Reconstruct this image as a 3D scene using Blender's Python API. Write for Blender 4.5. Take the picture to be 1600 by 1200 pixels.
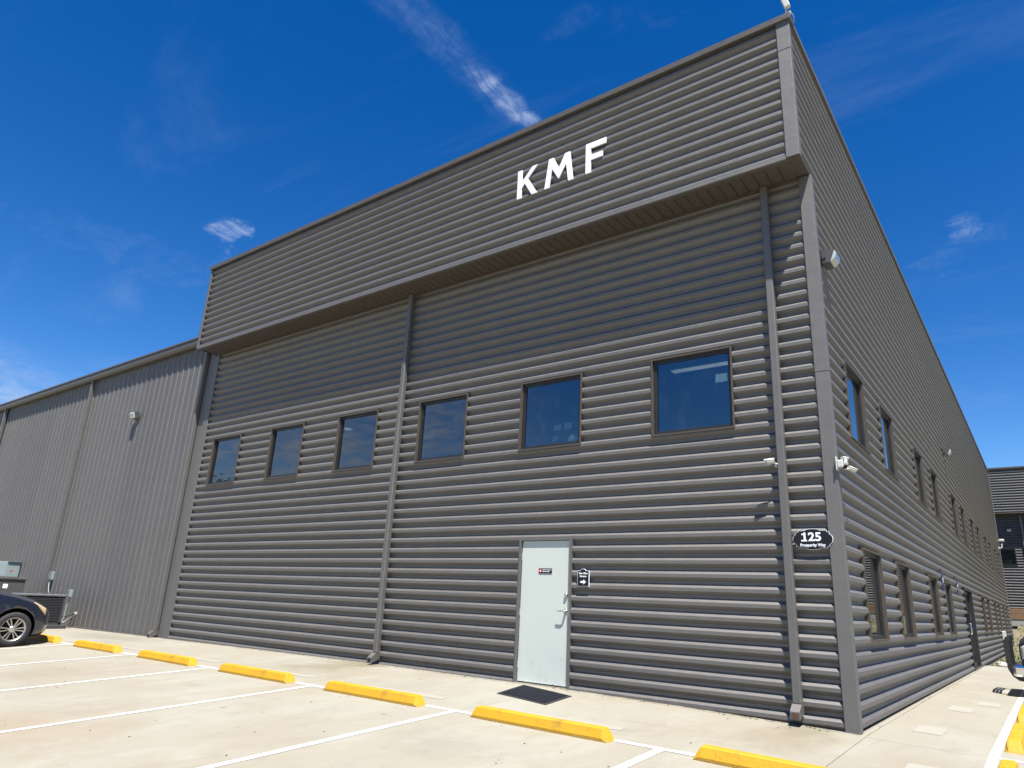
import bpy, bmesh, math, random
from mathutils import Vector, Matrix
random.seed(7)
for o in list(bpy.data.objects): bpy.data.objects.remove(o)
scene = bpy.context.scene
COL = scene.collection

# ------------------------------------------------------------------ camera
CAM = Vector((1.97129, -9.27959, 1.26354))
FW = Vector((-0.572919, 0.764803, 0.294687))
RT = Vector((0.807584, 0.588132, 0.043693))
UP = Vector((0.139898, -0.263017, 0.954594))
cd = bpy.data.cameras.new('camera')
cam = bpy.data.objects.new('camera', cd); COL.objects.link(cam)
cam.matrix_world = Matrix(((RT.x, UP.x, -FW.x, CAM.x), (RT.y, UP.y, -FW.y, CAM.y), (RT.z, UP.z, -FW.z, CAM.z), (0, 0, 0, 1)))
cd.sensor_width = 36.0
cd.lens = 1079.365 / 1600 * 36
cd.shift_x = -20.53 / 1600
cd.shift_y = 8.42 / 1600
cd.clip_start = 0.05; cd.clip_end = 5000
scene.camera = cam
scene.view_settings.view_transform = 'Standard'
scene.view_settings.look = 'None'
scene.view_settings.gamma = 1
scene.view_settings.exposure = 1.25

# ------------------------------------------------------------------ sun and sky
TOSUN = Vector((0.60, -0.565, 1.85)).normalized()
sd = bpy.data.lights.new('sun', 'SUN'); sd.energy = 5.0; sd.angle = math.radians(0.53); sd.color = (1.0, 0.962, 0.905)
sun = bpy.data.objects.new('sun', sd); COL.objects.link(sun)
sun.rotation_euler = (-TOSUN).to_track_quat('-Z', 'Y').to_euler()
sun.location = (20, -20, 40)

world = bpy.data.worlds.new('World'); scene.world = world; world.use_nodes = True
W = world.node_tree; W.nodes.clear()
def wn(t, **k):
    n = W.nodes.new(t)
    for a, b in k.items(): setattr(n, a, b)
    return n
def wl(a, b): W.links.new(a, b)
def wmath(op, a, b=None, clamp=False):
    n = wn('ShaderNodeMath', operation=op, use_clamp=clamp)
    for i, v in enumerate((a, b)):
        if v is None: continue
        if isinstance(v, (int, float)): n.inputs[i].default_value = v
        else: wl(v, n.inputs[i])
    return n.outputs[0]
def wramp(v, a, b, lo=0.0, hi=1.0):
    n = wn('ShaderNodeMapRange', interpolation_type='SMOOTHSTEP')
    wl(v, n.inputs[0])
    for i, x in enumerate((a, b, lo, hi)): n.inputs[i + 1].default_value = x
    return n.outputs[0]
sky = wn('ShaderNodeTexSky', sky_type='NISHITA', sun_disc=False)
sky.sun_elevation = math.asin(TOSUN.z)
sky.sun_rotation = math.atan2(TOSUN.x, TOSUN.y)
sky.altitude = 200; sky.air_density = 1.0; sky.dust_density = 0.1; sky.ozone_density = 2.0
tc = wn('ShaderNodeTexCoord')
DIR = tc.outputs['Generated']
sep = wn('ShaderNodeSeparateXYZ'); wl(DIR, sep.inputs[0])
def wdot(v):
    n = wn('ShaderNodeVectorMath', operation='DOT_PRODUCT'); wl(DIR, n.inputs[0]); n.inputs[1].default_value = v
    return n.outputs['Value']
# coordinates on a flat cloud layer
zz = wmath('ADD', wmath('MAXIMUM', sep.outputs[2], 0.0), 0.12)
comb = wn('ShaderNodeCombineXYZ')
wl(wmath('DIVIDE', sep.outputs[0], zz), comb.inputs[0]); wl(wmath('DIVIDE', sep.outputs[1], zz), comb.inputs[1])
def wnoise(scale, detail, rough, rot=0.0, sx=1.0, sy=1.0, dist=0.0):
    m = wn('ShaderNodeMapping'); wl(comb.outputs[0], m.inputs[0])
    m.inputs['Rotation'].default_value = (0, 0, rot); m.inputs['Scale'].default_value = (sx, sy, 1)
    n = wn('ShaderNodeTexNoise'); wl(m.outputs[0], n.inputs['Vector'])
    n.inputs['Scale'].default_value = scale; n.inputs['Detail'].default_value = detail
    n.inputs['Roughness'].default_value = rough; n.inputs['Distortion'].default_value = dist
    return n.outputs['Fac']
n_fine = wnoise(7.0, 9, 0.62, 0.5, 1.0, 1.6, 0.6)
n_mid = wnoise(2.2, 6, 0.55, 0.9, 1.0, 2.4, 0.4)
n_wisp = wnoise(22.0, 8, 0.66, 0.12, 2.2, 0.8, 0.9)
n_cir = wnoise(1.1, 8, 0.6, -0.5, 1.0, 3.0, 0.8)
def blob(c, axis, along, across, gain, soft=0.3, rag=1.0):
    c = Vector(c).normalized(); a = Vector(axis); a = (a - c * a.dot(c)).normalized(); b = c.cross(a)
    da = wmath('DIVIDE', wdot(a), along); db = wmath('DIVIDE', wdot(b), across)
    r2 = wmath('ADD', wmath('MULTIPLY', da, da), wmath('MULTIPLY', db, db))
    r2 = wmath('ADD', r2, wramp(n_fine, 0.30, 0.72, 0.9 * rag, -0.35 * rag))
    n = wramp(r2, soft, 1.0, gain, 0.0)
    front = wmath('GREATER_THAN', wdot(c), 0.5)
    return wmath('MULTIPLY', n, front)
A = Vector((-0.5488, 0.4544, 0.7017)); B = Vector((-0.4791, 0.6182, 0.6231))
cov = []
cov.append(blob(B * 0.75 + A * 0.25, A - B, 0.085, 0.019, 0.55, 0.0, 0.5))
cov.append(blob(A * 0.75 + B * 0.25, A - B, 0.20, 0.036, 0.15, 0.0, 0.5))
cov.append(blob((-0.7958, 0.4125, 0.4434), (0.3, 0.9, 0.1), 0.036, 0.026, 0.50, 0.0, 1.25))
cov.append(blob((-0.85, 0.34, 0.395), (0.3, 0.9, 0.0), 0.22, 0.035, 0.07, 0.0))
cov.append(blob((-0.0228, 0.8903, 0.4547), (1, 0, 0.1), 0.024, 0.018, 0.26, 0.0, 1.2))
cov.append(blob((-0.05, 0.905, 0.42), (1, 0, 0.45), 0.10, 0.022, 0.08, 0.0))
cov.append(blob((-0.3435, 0.6107, 0.7135), (1, 0.3, 0.0), 0.12, 0.03, 0.05, 0.0))
tot = cov[0]
for c in cov[1:]: tot = wmath('ADD', tot, c)
tot = wmath('MULTIPLY', tot, wramp(n_fine, 0.25, 0.75, 0.35, 0.85))
tot = wmath('MULTIPLY', tot, wramp(n_wisp, 0.34, 0.68, 0.30, 1.25))
side = wmath('ADD', wmath('MULTIPLY', sep.outputs[0], -1.0), wmath('MULTIPLY', sep.outputs[1], -0.25))
zeff = wmath('ADD', sep.outputs[2], wmath('MULTIPLY', sep.outputs[1], 0.22))
low = wmath('MULTIPLY', wramp(zeff, 0.20, 0.335, 1.0, 0.0), wramp(side, 0.72, 0.88))
low = wmath('MULTIPLY', low, wramp(n_mid, 0.32, 0.62, 0.40, 0.92))
low = wmath('MULTIPLY', low, wramp(n_fine, 0.36, 0.62, 0.30, 1.0))
low = wmath('MULTIPLY', low, wramp(n_wisp, 0.30, 0.66, 0.6, 1.0))
cir = wmath('MULTIPLY', wramp(n_cir, 0.52, 0.80, 0.0, 0.11), wramp(sep.outputs[2], 0.02, 0.2))
tot = wmath('ADD', tot, cir, clamp=True)
gam = wn('ShaderNodeGamma'); wl(sky.outputs[0], gam.inputs[0]); gam.inputs[1].default_value = 1.2
hsv = wn('ShaderNodeHueSaturation'); wl(gam.outputs[0], hsv.inputs['Color'])
hsv.inputs['Saturation'].default_value = 1.31; hsv.inputs['Value'].default_value = 1.0; hsv.inputs['Hue'].default_value = 0.508
mixc = wn('ShaderNodeMix', data_type='RGBA'); wl(tot, mixc.inputs['Factor']); wl(hsv.outputs[0], mixc.inputs['A'])
mixc.inputs['B'].default_value = (4.6, 5.6, 7.6, 1)
mixl = wn('ShaderNodeMix', data_type='RGBA'); wl(low, mixl.inputs['Factor']); wl(mixc.outputs['Result'], mixl.inputs['A']); mixl.inputs['B'].default_value = (5.6, 6.0, 6.8, 1)
bg = wn('ShaderNodeBackground'); wl(mixl.outputs['Result'], bg.inputs[0]); bg.inputs[1].default_value = 0.05
wo = wn('ShaderNodeOutputWorld'); wl(bg.outputs[0], wo.inputs[0])

# ------------------------------------------------------------------ materials
MATS = {}
class NT:
    def __init__(s, name):
        s.m = bpy.data.materials.new(name); s.m.use_nodes = True; s.t = s.m.node_tree; s.t.nodes.clear()
        s.out = s.n('ShaderNodeOutputMaterial'); MATS[name] = s.m
    def n(s, t, **k):
        x = s.t.nodes.new(t)
        for a, b in k.items(): setattr(x, a, b)
        return x
    def l(s, a, b): s.t.links.new(a, b)
    def pos(s):
        return s.n('ShaderNodeNewGeometry').outputs['Position']
    def noise(s, vec, scale, detail=5, rough=0.55, sc=(1, 1, 1), dist=0.0):
        m = s.n('ShaderNodeMapping'); s.l(vec, m.inputs[0]); m.inputs['Scale'].default_value = sc
        x = s.n('ShaderNodeTexNoise'); s.l(m.outputs[0], x.inputs['Vector'])
        x.inputs['Scale'].default_value = scale; x.inputs['Detail'].default_value = detail
        x.inputs['Roughness'].default_value = rough; x.inputs['Distortion'].default_value = dist
        return x.outputs['Fac']
    def rng(s, v, a, b, lo, hi):
        x = s.n('ShaderNodeMapRange'); s.l(v, x.inputs[0])
        for i, q in enumerate((a, b, lo, hi)): x.inputs[i + 1].default_value = q
        return x.outputs[0]
    def math(s, op, a, b=None):
        x = s.n('ShaderNodeMath', operation=op)
        for i, v in enumerate((a, b)):
            if v is None: continue
            if isinstance(v, (int, float)): x.inputs[i].default_value = v
            else: s.l(v, x.inputs[i])
        return x.outputs[0]
    def mix(s, f, a, b, mode='MIX'):
        x = s.n('ShaderNodeMix', data_type='RGBA', blend_type=mode)
        for key, v in (('Factor', f), ('A', a), ('B', b)):
            if isinstance(v, (tuple, list)): x.inputs[key].default_value = (*v[:3], 1)
            elif isinstance(v, (int, float)): x.inputs[key].default_value = v
            else: s.l(v, x.inputs[key])
        return x.outputs['Result']
    def bump(s, h, strength, dist):
        x = s.n('ShaderNodeBump'); s.l(h, x.inputs['Height']); x.inputs['Strength'].default_value = strength; x.inputs['Distance'].default_value = dist
        return x.outputs[0]
    def principled(s, col, rough=0.5, metal=0.0, normal=None, spec=0.5, coat=0.0):
        p = s.n('ShaderNodeBsdfPrincipled')
        for key, v in (('Base Color', col), ('Roughness', rough), ('Metallic', metal), ('Specular IOR Level', spec), ('Coat Weight', coat)):
            if isinstance(v, (tuple, list)): p.inputs[key].default_value = (*v[:3], 1)
            elif isinstance(v, (int, float)): p.inputs[key].default_value = v
            else: s.l(v, p.inputs[key])
        if normal is not None: s.l(normal, p.inputs['Normal'])
        s.l(p.outputs[0], s.out.inputs[0]); return p

def simple(name, col, rough=0.5, metal=0.0, var=0.12, scale=6.0, spec=0.5, coat=0.0, bump=0.0):
    t = NT(name); f = t.noise(t.pos(), scale, 5, 0.6)
    c = t.mix(f, [x * (1 - var) for x in col], [min(1, x * (1 + var)) for x in col])
    r = t.rng(t.noise(t.pos(), scale * 2.3, 3), 0.3, 0.7, max(0.02, rough - 0.06), rough + 0.06)
    t.principled(c, r, metal, t.bump(f, bump, 0.01) if bump else None, spec, coat)
    return t.m

def siding(name, col, rough=0.57, metal=0.0):
    t = NT(name); p = t.pos()
    big = t.noise(p, 0.35, 4, 0.6, (1, 1, 1.4))
    streak = t.noise(p, 3.2, 6, 0.65, (1.0, 1.0, 0.06))
    dust = t.noise(p, 9.0, 6, 0.7)
    oi = t.n('ShaderNodeObjectInfo')
    c = t.mix(big, [x * 0.93 for x in col], [x * 1.07 for x in col])
    c = t.mix(t.rng(streak, 0.46, 0.72, 0, 0.42), c, [col[0] * 1.32, col[1] * 1.28, col[2] * 1.2])
    c = t.mix(t.rng(dust, 0.55, 0.85, 0, 0.22), c, (0.118, 0.106, 0.09))
    c = t.mix(1.0, c, t.mix(oi.outputs['Random'], (0.91, 0.91, 0.915), (1.09, 1.085, 1.07)), 'MULTIPLY')
    # splashed soil near the ground
    sp = t.n('ShaderNodeSeparateXYZ'); t.l(p, sp.inputs[0])
    h = t.rng(sp.outputs[2], 0.02, 0.45, 1, 0)
    spl = t.math('MULTIPLY', h, t.rng(t.noise(p, 14, 6, 0.75), 0.52, 0.75, 0, 0.45))
    c = t.mix(spl, c, (0.18, 0.157, 0.125))
    r = t.rng(dust, 0.3, 0.8, rough - 0.07, rough + 0.14)
    nb = t.bump(t.noise(p, 1.3, 3, 0.5, (1, 1, 2.5)), 0.5, 0.014)
    pr_ = t.principled(c, r, metal, nb, 1.0); pr_.inputs['IOR'].default_value = 1.55
    return t.m
siding('siding_bronze', (0.0745, 0.0682, 0.0612))
siding('siding_trim', (0.0710, 0.0655, 0.0595), 0.58)
siding('annex_siding', (0.0640, 0.0592, 0.0548), 0.60)
siding('siding_dark', (0.024, 0.023, 0.025), 0.58)
simple('soffit_brown', (0.072, 0.060, 0.048), 0.55, var=0.12)
simple('coping_brown', (0.0803, 0.0718, 0.0608), 0.42)
simple('window_bronze', (0.0680, 0.0544, 0.0416), 0.42)
simple('window_black', (0.018, 0.017, 0.017), 0.4)
def mat_door():
    t = NT('door_mint'); p = t.pos(); col = (0.445, 0.482, 0.442)
    f = t.noise(p, 2.0, 5, 0.6); sm = t.noise(p, 9.0, 7, 0.72, (1, 1, 0.6))
    sp = t.n('ShaderNodeSeparateXYZ'); t.l(p, sp.inputs[0])
    c = t.mix(f, [x * 0.965 for x in col], [x * 1.02 for x in col])
    kick = t.math('MULTIPLY', t.rng(sp.outputs[2], 0.10, 0.75, 1, 0), t.rng(sm, 0.48, 0.72, 0, 0.45))
    c = t.mix(kick, c, (0.26, 0.255, 0.215))
    hand = t.math('MULTIPLY', t.rng(sp.outputs[0], -4.45, -4.05, 0, 1), t.rng(sm, 0.55, 0.75, 0, 0.22))
    c = t.mix(hand, c, (0.28, 0.285, 0.25))
    t.principled(c, t.rng(sm, 0.3, 0.7, 0.33, 0.48), 0, t.bump(t.noise(p, 3.0, 2, 0.4), 0.15, 0.004), 0.5)
mat_door()
simple('steel', (0.62, 0.61, 0.58), 0.28, 1.0)
simple('white_plastic', (0.4647, 0.4647, 0.4225), 0.4, var=0.05)
simple('letter_white', (0.74, 0.76, 0.78), 0.35, var=0.02)
simple('sign_black', (0.008, 0.008, 0.012), 0.55, spec=0.25)
simple('sign_blue', (0.0101, 0.0270, 0.1099), 0.4)
simple('mat_rubber', (0.010, 0.011, 0.016), 0.9, spec=0.1, scale=90, var=0.5, bump=0.6)
simple('interior_paint', (0.2535, 0.2535, 0.2450), 0.8)
simple('interior_floor', (0.1521, 0.1436, 0.1352), 0.8)
simple('paper', (0.86, 0.89, 0.87), 0.7, var=0.02)
simple('lamp_bronze', (0.0592, 0.0575, 0.0592), 0.45)
simple('fastener', (0.13, 0.125, 0.12), 0.5)
simple('rust', (0.075, 0.035, 0.016), 0.8, var=0.35, scale=60)
simple('box_grey', (0.2282, 0.2704, 0.2704), 0.5)
simple('unit_grey', (0.0718, 0.0676, 0.0676), 0.5)
simple('unit_dark', (0.0423, 0.0439, 0.0490), 0.5)
simple('unit_top', (0.1690, 0.1732, 0.1774), 0.4, 0.4)
simple('rubber', (0.016, 0.016, 0.017), 0.75, scale=30, var=0.3)
simple('tyre', (0.02, 0.02, 0.021), 0.8, scale=40, var=0.3)
simple('rim_alloy', (0.5070, 0.4901, 0.4563), 0.3, 0.85, var=0.06)
simple('well_black', (0.006, 0.006, 0.006), 0.9)
simple('paint_navy', (0.010, 0.015, 0.032), 0.22, 0.25, var=0.06, spec=0.6, coat=1.0)
simple('paint_truck', (0.012, 0.016, 0.030), 0.22, 0.3, var=0.06, spec=0.6, coat=1.0)
simple('chrome', (0.75, 0.75, 0.76), 0.12, 1.0, var=0.03)
simple('guard_black', (0.014, 0.014, 0.015), 0.45)
simple('lens_amber', (0.5915, 0.4225, 0.2535), 0.18, var=0.35, scale=9, coat=1.0)
simple('lens_clear', (0.4225, 0.4394, 0.4394), 0.15, var=0.15, scale=14, coat=1.0)
simple('red_dot', (0.55, 0.03, 0.03), 0.4)
simple('timber_brown', (0.1690, 0.0972, 0.0490), 0.8, var=0.2, scale=4)
simple('foundation', (0.2704, 0.2620, 0.2366), 0.85)
simple('cable_black', (0.012, 0.012, 0.012), 0.6)
simple('pipe_white', (0.4647, 0.4647, 0.4479), 0.4, var=0.03)
simple('bark', (0.10, 0.075, 0.055), 0.9, var=0.3)
simple('grass_blade', (0.0634, 0.1014, 0.0253), 0.8, var=0.4, scale=2)
simple('stone', (0.3549, 0.3296, 0.2957), 0.85, scale=8)

def mat_yellow():
    t = NT('stop_yellow'); p = t.pos()
    a = t.noise(p, 5, 6, 0.6); b = t.noise(p, 34, 5, 0.7)
    c = t.mix(a, (0.4225, 0.2214, 0.0025), (0.4816, 0.2662, 0.0042))
    c = t.mix(t.rng(b, 0.60, 0.78, 0, 0.55), c, (0.3887, 0.2197, 0.0253))
    c = t.mix(t.rng(t.noise(p, 60, 4, 0.8), 0.70, 0.76, 0, 0.5), c, (0.2028, 0.1521, 0.0845))
    c = t.mix(t.rng(t.noise(p, 2.4, 7, 0.72, (1.0, 3.0, 3.0), 0.8), 0.56, 0.72, 0, 0.38), c, (0.1436, 0.1014, 0.0423))
    chip = t.rng(t.noise(p, 16, 8, 0.78, (1, 1, 1), 0.6), 0.635, 0.665, 0, 0.75)
    c = t.mix(chip, c, (0.23, 0.215, 0.185))
    sp = t.n('ShaderNodeTexCoord'); so = t.n('ShaderNodeSeparateXYZ'); t.l(sp.outputs['Object'], so.inputs[0])
    low_ = t.math('MULTIPLY', t.rng(so.outputs[2], 0.0, 0.035, 0.65, 0.0), t.rng(a, 0.35, 0.6, 0.3, 1.0))
    c = t.mix(low_, c, (0.16, 0.13, 0.085))
    rub = t.math('MULTIPLY', t.rng(t.noise(sp.outputs['Object'], 3.2, 6, 0.7, (1.6, 1, 0.5)), 0.54, 0.70, 0, 0.55), t.rng(so.outputs[2], 0.03, 0.11, 0.2, 1.0))
    c = t.mix(rub, c, (0.09, 0.065, 0.03))
    t.principled(c, 0.65, 0, t.bump(b, 0.5, 0.012))
mat_yellow()
def mat_line():
    t = NT('line_white'); p = t.pos()
    w = t.noise(p, 22, 7, 0.72); v = t.noise(p, 2.2, 4)
    c = t.mix(t.rng(w, 0.53, 0.68, 0, 0.8), (0.4479, 0.4479, 0.4267), (0.3042, 0.2831, 0.2366))
    c = t.mix(t.rng(v, 0.45, 0.75, 0, 0.35), c, (0.3549, 0.3338, 0.2873))
    t.principled(c, 0.7, 0, t.bump(w, 0.2, 0.004))
mat_line()
def mat_concrete(name, stains):
    t = NT(name); p = t.pos()
    big = t.noise(p, 0.33, 5, 0.6, (1, 1, 1), 0.6); mid = t.noise(p, 1.3, 7, 0.65, (1.0, 0.6, 1), 0.5)
    br = t.noise(p, 3.0, 6, 0.7, (2.0, 0.5, 1)); fine = t.noise(p, 95, 4, 0.7)
    oi = t.n('ShaderNodeObjectInfo')
    c = t.mix(t.rng(big, 0.36, 0.66, 0, 1), (0.2516, 0.2390, 0.1943), (0.2340, 0.2053, 0.1528))
    c = t.mix(t.rng(mid, 0.50, 0.74, 0, 0.62), c, (0.2826, 0.2761, 0.2350))
    c = t.mix(t.rng(br, 0.52, 0.74, 0, 0.5), c, (0.2030, 0.1814, 0.1387))
    c = t.mix(t.rng(t.noise(p, 1.7, 8, 0.72, (1, 1, 1), 1.2), 0.55, 0.72, 0, 0.42), c, (0.1669, 0.1558, 0.1263))
    # wheel scuffs: thin dark marks
    sc = t.noise(p, 2.6, 9, 0.8, (3.0, 0.7, 1), 0.5)
    c = t.mix(t.rng(sc, 0.64, 0.72, 0, 0.22), c, (0.1210, 0.1124, 0.1034))
    c = t.mix(t.rng(fine, 0.35, 0.75, 0, 0.16), c, (0.1669, 0.1558, 0.1316))
    c = t.mix(1.0, c, t.mix(oi.outputs['Random'], (0.965, 0.965, 0.965), (1.03, 1.03, 1.03)), 'MULTIPLY')
    for (x, y, rx, ry, amt, col) in stains:
        m = t.n('ShaderNodeMapping', vector_type='TEXTURE'); t.l(p, m.inputs[0])
        m.inputs['Location'].default_value = (x, y, 0); m.inputs['Scale'].default_value = (rx, ry, 1000)
        ln = t.n('ShaderNodeVectorMath', operation='LENGTH'); t.l(m.outputs[0], ln.inputs[0])
        wob = t.math('ADD', ln.outputs['Value'], t.rng(t.noise(p, 1.8, 6, 0.7), 0.3, 0.7, -0.45, 0.45))
        c = t.mix(t.rng(wob, 0.25, 1.0, amt, 0), c, col)
    # grit gathered against the wall
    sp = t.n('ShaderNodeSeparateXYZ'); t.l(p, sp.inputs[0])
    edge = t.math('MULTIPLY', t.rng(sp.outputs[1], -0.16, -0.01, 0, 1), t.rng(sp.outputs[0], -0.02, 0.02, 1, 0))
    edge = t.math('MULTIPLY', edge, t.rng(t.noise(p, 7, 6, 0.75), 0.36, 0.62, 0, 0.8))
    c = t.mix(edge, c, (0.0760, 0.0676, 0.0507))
    # oil drips and small dark spots
    vo = t.n('ShaderNodeTexVoronoi'); t.l(p, vo.inputs['Vector']); vo.inputs['Scale'].default_value = 1.15
    spot = t.math('MULTIPLY', t.rng(vo.outputs['Distance'], 0.02, 0.06, 0.55, 0), t.rng(t.noise(p, 0.6, 3), 0.5, 0.6, 0, 1))
    c = t.mix(spot, c, (0.0760, 0.0718, 0.0634))
    nb = t.bump(t.math('ADD', fine, t.math('MULTIPLY', mid, 1.5)), 0.25, 0.006)
    t.principled(c, t.rng(mid, 0.3, 0.7, 0.72, 0.9), 0, nb, 0.35)
STAINS = [(-0.62, -0.95, 0.55, 1.0, 0.62, (0.1893, 0.1563, 0.1039)), (-0.45, -0.35, 0.42, 0.5, 0.5, (0.1420, 0.1234, 0.0803)),
          (-8.3, -0.9, 0.9, 1.0, 0.65, (0.1563, 0.1369, 0.0853)), (-8.0, -0.25, 0.6, 0.35, 0.6, (0.1327, 0.1183, 0.0566)),
          (-16.4, -0.9, 2.2, 0.9, 0.6, (0.1563, 0.1513, 0.1090)),
          (-6.6, -6.0, 1.6, 1.2, 0.42, (0.2180, 0.1605, 0.0997)), (-10.6, -4.4, 1.2, 0.8, 0.35, (0.1893, 0.1470, 0.0997)), (-3.0, -3.6, 1.0, 0.5, 0.3, (0.1707, 0.1513, 0.1276)),
          (-2.7, -5.5, 1.2, 0.9, 0.3, (0.1986, 0.1605, 0.1183))]
mat_concrete('concrete', STAINS)
simple('concrete_pale', (0.262, 0.248, 0.207), 0.85, var=0.05)
simple('joint_dark', (0.1436, 0.1268, 0.1014), 0.95)
def mat_dirt():
    t = NT('dirt'); p = t.pos()
    a = t.noise(p, 0.8, 7, 0.7); b = t.noise(p, 12, 6, 0.7)
    c = t.mix(t.rng(a, 0.40, 0.62, 0, 1), (0.1774, 0.1394, 0.0887), (0.0634, 0.0803, 0.0287))
    c = t.mix(t.rng(b, 0.4, 0.8, 0, 0.5), c, (0.2112, 0.1774, 0.1268))
    t.principled(c, 0.95, 0, t.bump(b, 0.6, 0.03), 0.2)
mat_dirt()
def mat_glass(name, tint, f0, rough=0.0):
    t = NT(name); p = t.pos()
    nb = t.bump(t.noise(p, 0.9, 2, 0.4), 0.10, 0.012)
    lw = t.n('ShaderNodeLayerWeight'); lw.inputs['Blend'].default_value = 0.5
    fac = t.math('ADD', t.math('MULTIPLY', t.math('POWER', lw.outputs['Facing'], 5.0), 1 - f0), f0)
    grime = t.rng(t.noise(p, 5.0, 6, 0.7, (1, 1, 0.5)), 0.5, 0.85, 0.0, 0.025)
    tr = t.n('ShaderNodeBsdfTransparent'); tr.inputs[0].default_value = (*tint, 1)
    gl = t.n('ShaderNodeBsdfGlossy'); gl.inputs['Roughness'].default_value = rough; gl.inputs[0].default_value = (0.94, 0.96, 1.0, 1); t.l(nb, gl.inputs['Normal'])
    df = t.n('ShaderNodeBsdfDiffuse'); df.inputs[0].default_value = (0.5, 0.47, 0.42, 1)
    mx = t.n('ShaderNodeMixShader'); t.l(fac, mx.inputs[0]); t.l(tr.outputs[0], mx.inputs[1]); t.l(gl.outputs[0], mx.inputs[2])
    mg = t.n('ShaderNodeMixShader'); t.l(grime, mg.inputs[0]); t.l(mx.outputs[0], mg.inputs[1]); t.l(df.outputs[0], mg.inputs[2])
    t.l(mg.outputs[0], t.out.inputs[0])
mat_glass('window_glass', (0.58, 0.66, 0.66), 0.13)
mat_glass('car_glass', (0.25, 0.28, 0.28), 0.06)
def M(n): return MATS[n]

# ------------------------------------------------------------------ mesh helpers
def wloc(o):
    v = Vector((0, 0, 0))
    while o is not None: v += o.location; o = o.parent
    return v
class MB:
    def __init__(s): s.v = []; s.f = []; s.sm = []
    def add(s, vs, fs, smooth=False):
        k = len(s.v); s.v += [tuple(v) for v in vs]; s.f += [tuple(i + k for i in f) for f in fs]; s.sm += [smooth] * len(fs); return s
    def box(s, x0, x1, y0, y1, z0, z1):
        v = [(x, y, z) for z in (z0, z1) for y in (y0, y1) for x in (x0, x1)]
        return s.add(v, [(0, 2, 3, 1), (4, 5, 7, 6), (0, 1, 5, 4), (1, 3, 7, 5), (3, 2, 6, 7), (2, 0, 4, 6)])
    def bbox(s, x0, x1, y0, y1, z0, z1, b=0.01, seg=1):
        bm = bmesh.new(); bmesh.ops.create_cube(bm, size=1)
        for v in bm.verts: v.co = Vector(((x0 + x1) / 2 + v.co.x * (x1 - x0), (y0 + y1) / 2 + v.co.y * (y1 - y0), (z0 + z1) / 2 + v.co.z * (z1 - z0)))
        bmesh.ops.bevel(bm, geom=list(bm.edges), offset=b, segments=seg, affect='EDGES', profile=0.5)
        return s.bm(bm)
    def bm(s, bm, smooth=False):
        bm.verts.index_update()
        s.add([v.co[:] for v in bm.verts], [[v.index for v in f.verts] for f in bm.faces], smooth); bm.free(); return s
    def prism(s, poly, fn, d0, d1):
        """poly: 2-D outline; fn(a, b, depth) -> xyz"""
        n = len(poly)
        v = [fn(a, b, d0) for a, b in poly] + [fn(a, b, d1) for a, b in poly]
        f = [tuple(range(n)), tuple(range(2 * n - 1, n - 1, -1))] + [(i, (i + 1) % n, n + (i + 1) % n, n + i) for i in range(n)]
        return s.add(v, f)
    def tube(s, pts, r, n=8, smooth=True, cap=True):
        pts = [Vector(p) for p in pts]; rings = []; base = len(s.v)
        prev = None; vs = []; fs = []
        for i, p in enumerate(pts):
            t = (pts[min(i + 1, len(pts) - 1)] - pts[max(i - 1, 0)]).normalized()
            a = prev if prev is not None else (Vector((0, 0, 1)) if abs(t.z) < 0.9 else Vector((1, 0, 0)))
            a = (a - t * a.dot(t)).normalized(); prev = a; b = t.cross(a)
            rr = r[i] if isinstance(r, (list, tuple)) else r
            for k in range(n):
                q = 2 * math.pi * k / n; vs.append(p + a * math.cos(q) * rr + b * math.sin(q) * rr)
        for i in range(len(pts) - 1):
            for k in range(n): fs.append((i * n + k, i * n + (k + 1) % n, (i + 1) * n + (k + 1) % n, (i + 1) * n + k))
        s.add(vs, fs, smooth)
        if cap:
            s.add(vs[:n], [tuple(range(n))[::-1]]); s.add(vs[-n:], [tuple(range(n))])
        return s
    def lathe(s, prof, c, axis='X', n=40, smooth=True):
        vs = []; fs = []; m = len(prof)
        for k in range(n):
            q = 2 * math.pi * k / n
            for (a, r) in prof:
                d = {'X': (a, r * math.cos(q), r * math.sin(q)), 'Y': (r * math.cos(q), a, r * math.sin(q)), 'Z': (r * math.cos(q), r * math.sin(q), a)}[axis]
                vs.append((c[0] + d[0], c[1] + d[1], c[2] + d[2]))
        for k in range(n):
            for i in range(m - 1): fs.append((k * m + i, k * m + i + 1, ((k + 1) % n) * m + i + 1, ((k + 1) % n) * m + i))
        return s.add(vs, fs, smooth)
    def build(s, name, mat, parent=None, at=None):
        me = bpy.data.meshes.new(name)
        off = wloc(parent) + (Vector(at) if at is not None else Vector((0, 0, 0)))
        me.from_pydata([(x - off.x, y - off.y, z - off.z) for x, y, z in s.v], [], s.f)
        me.polygons.foreach_set('use_smooth', s.sm)
        me.materials.append(M(mat) if isinstance(mat, str) else mat)
        bm = bmesh.new(); bm.from_mesh(me); bmesh.ops.recalc_face_normals(bm, faces=bm.faces); bm.to_mesh(me); bm.free()
        o = bpy.data.objects.new(name, me); COL.objects.link(o); o.parent = parent
        if at is not None: o.location = at
        return o
def tag(o, label=None, cat=None, group=None, kind=None):
    for k, v in (('label', label), ('category', cat), ('group', group), ('kind', kind)):
        if v: o[k] = v
    return o
def empty(name, loc, label=None, cat=None, group=None):
    o = bpy.data.objects.new(name, None); COL.objects.link(o); o.location = loc; o.empty_display_size = 0.2
    return tag(o, label, cat, group)
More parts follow.
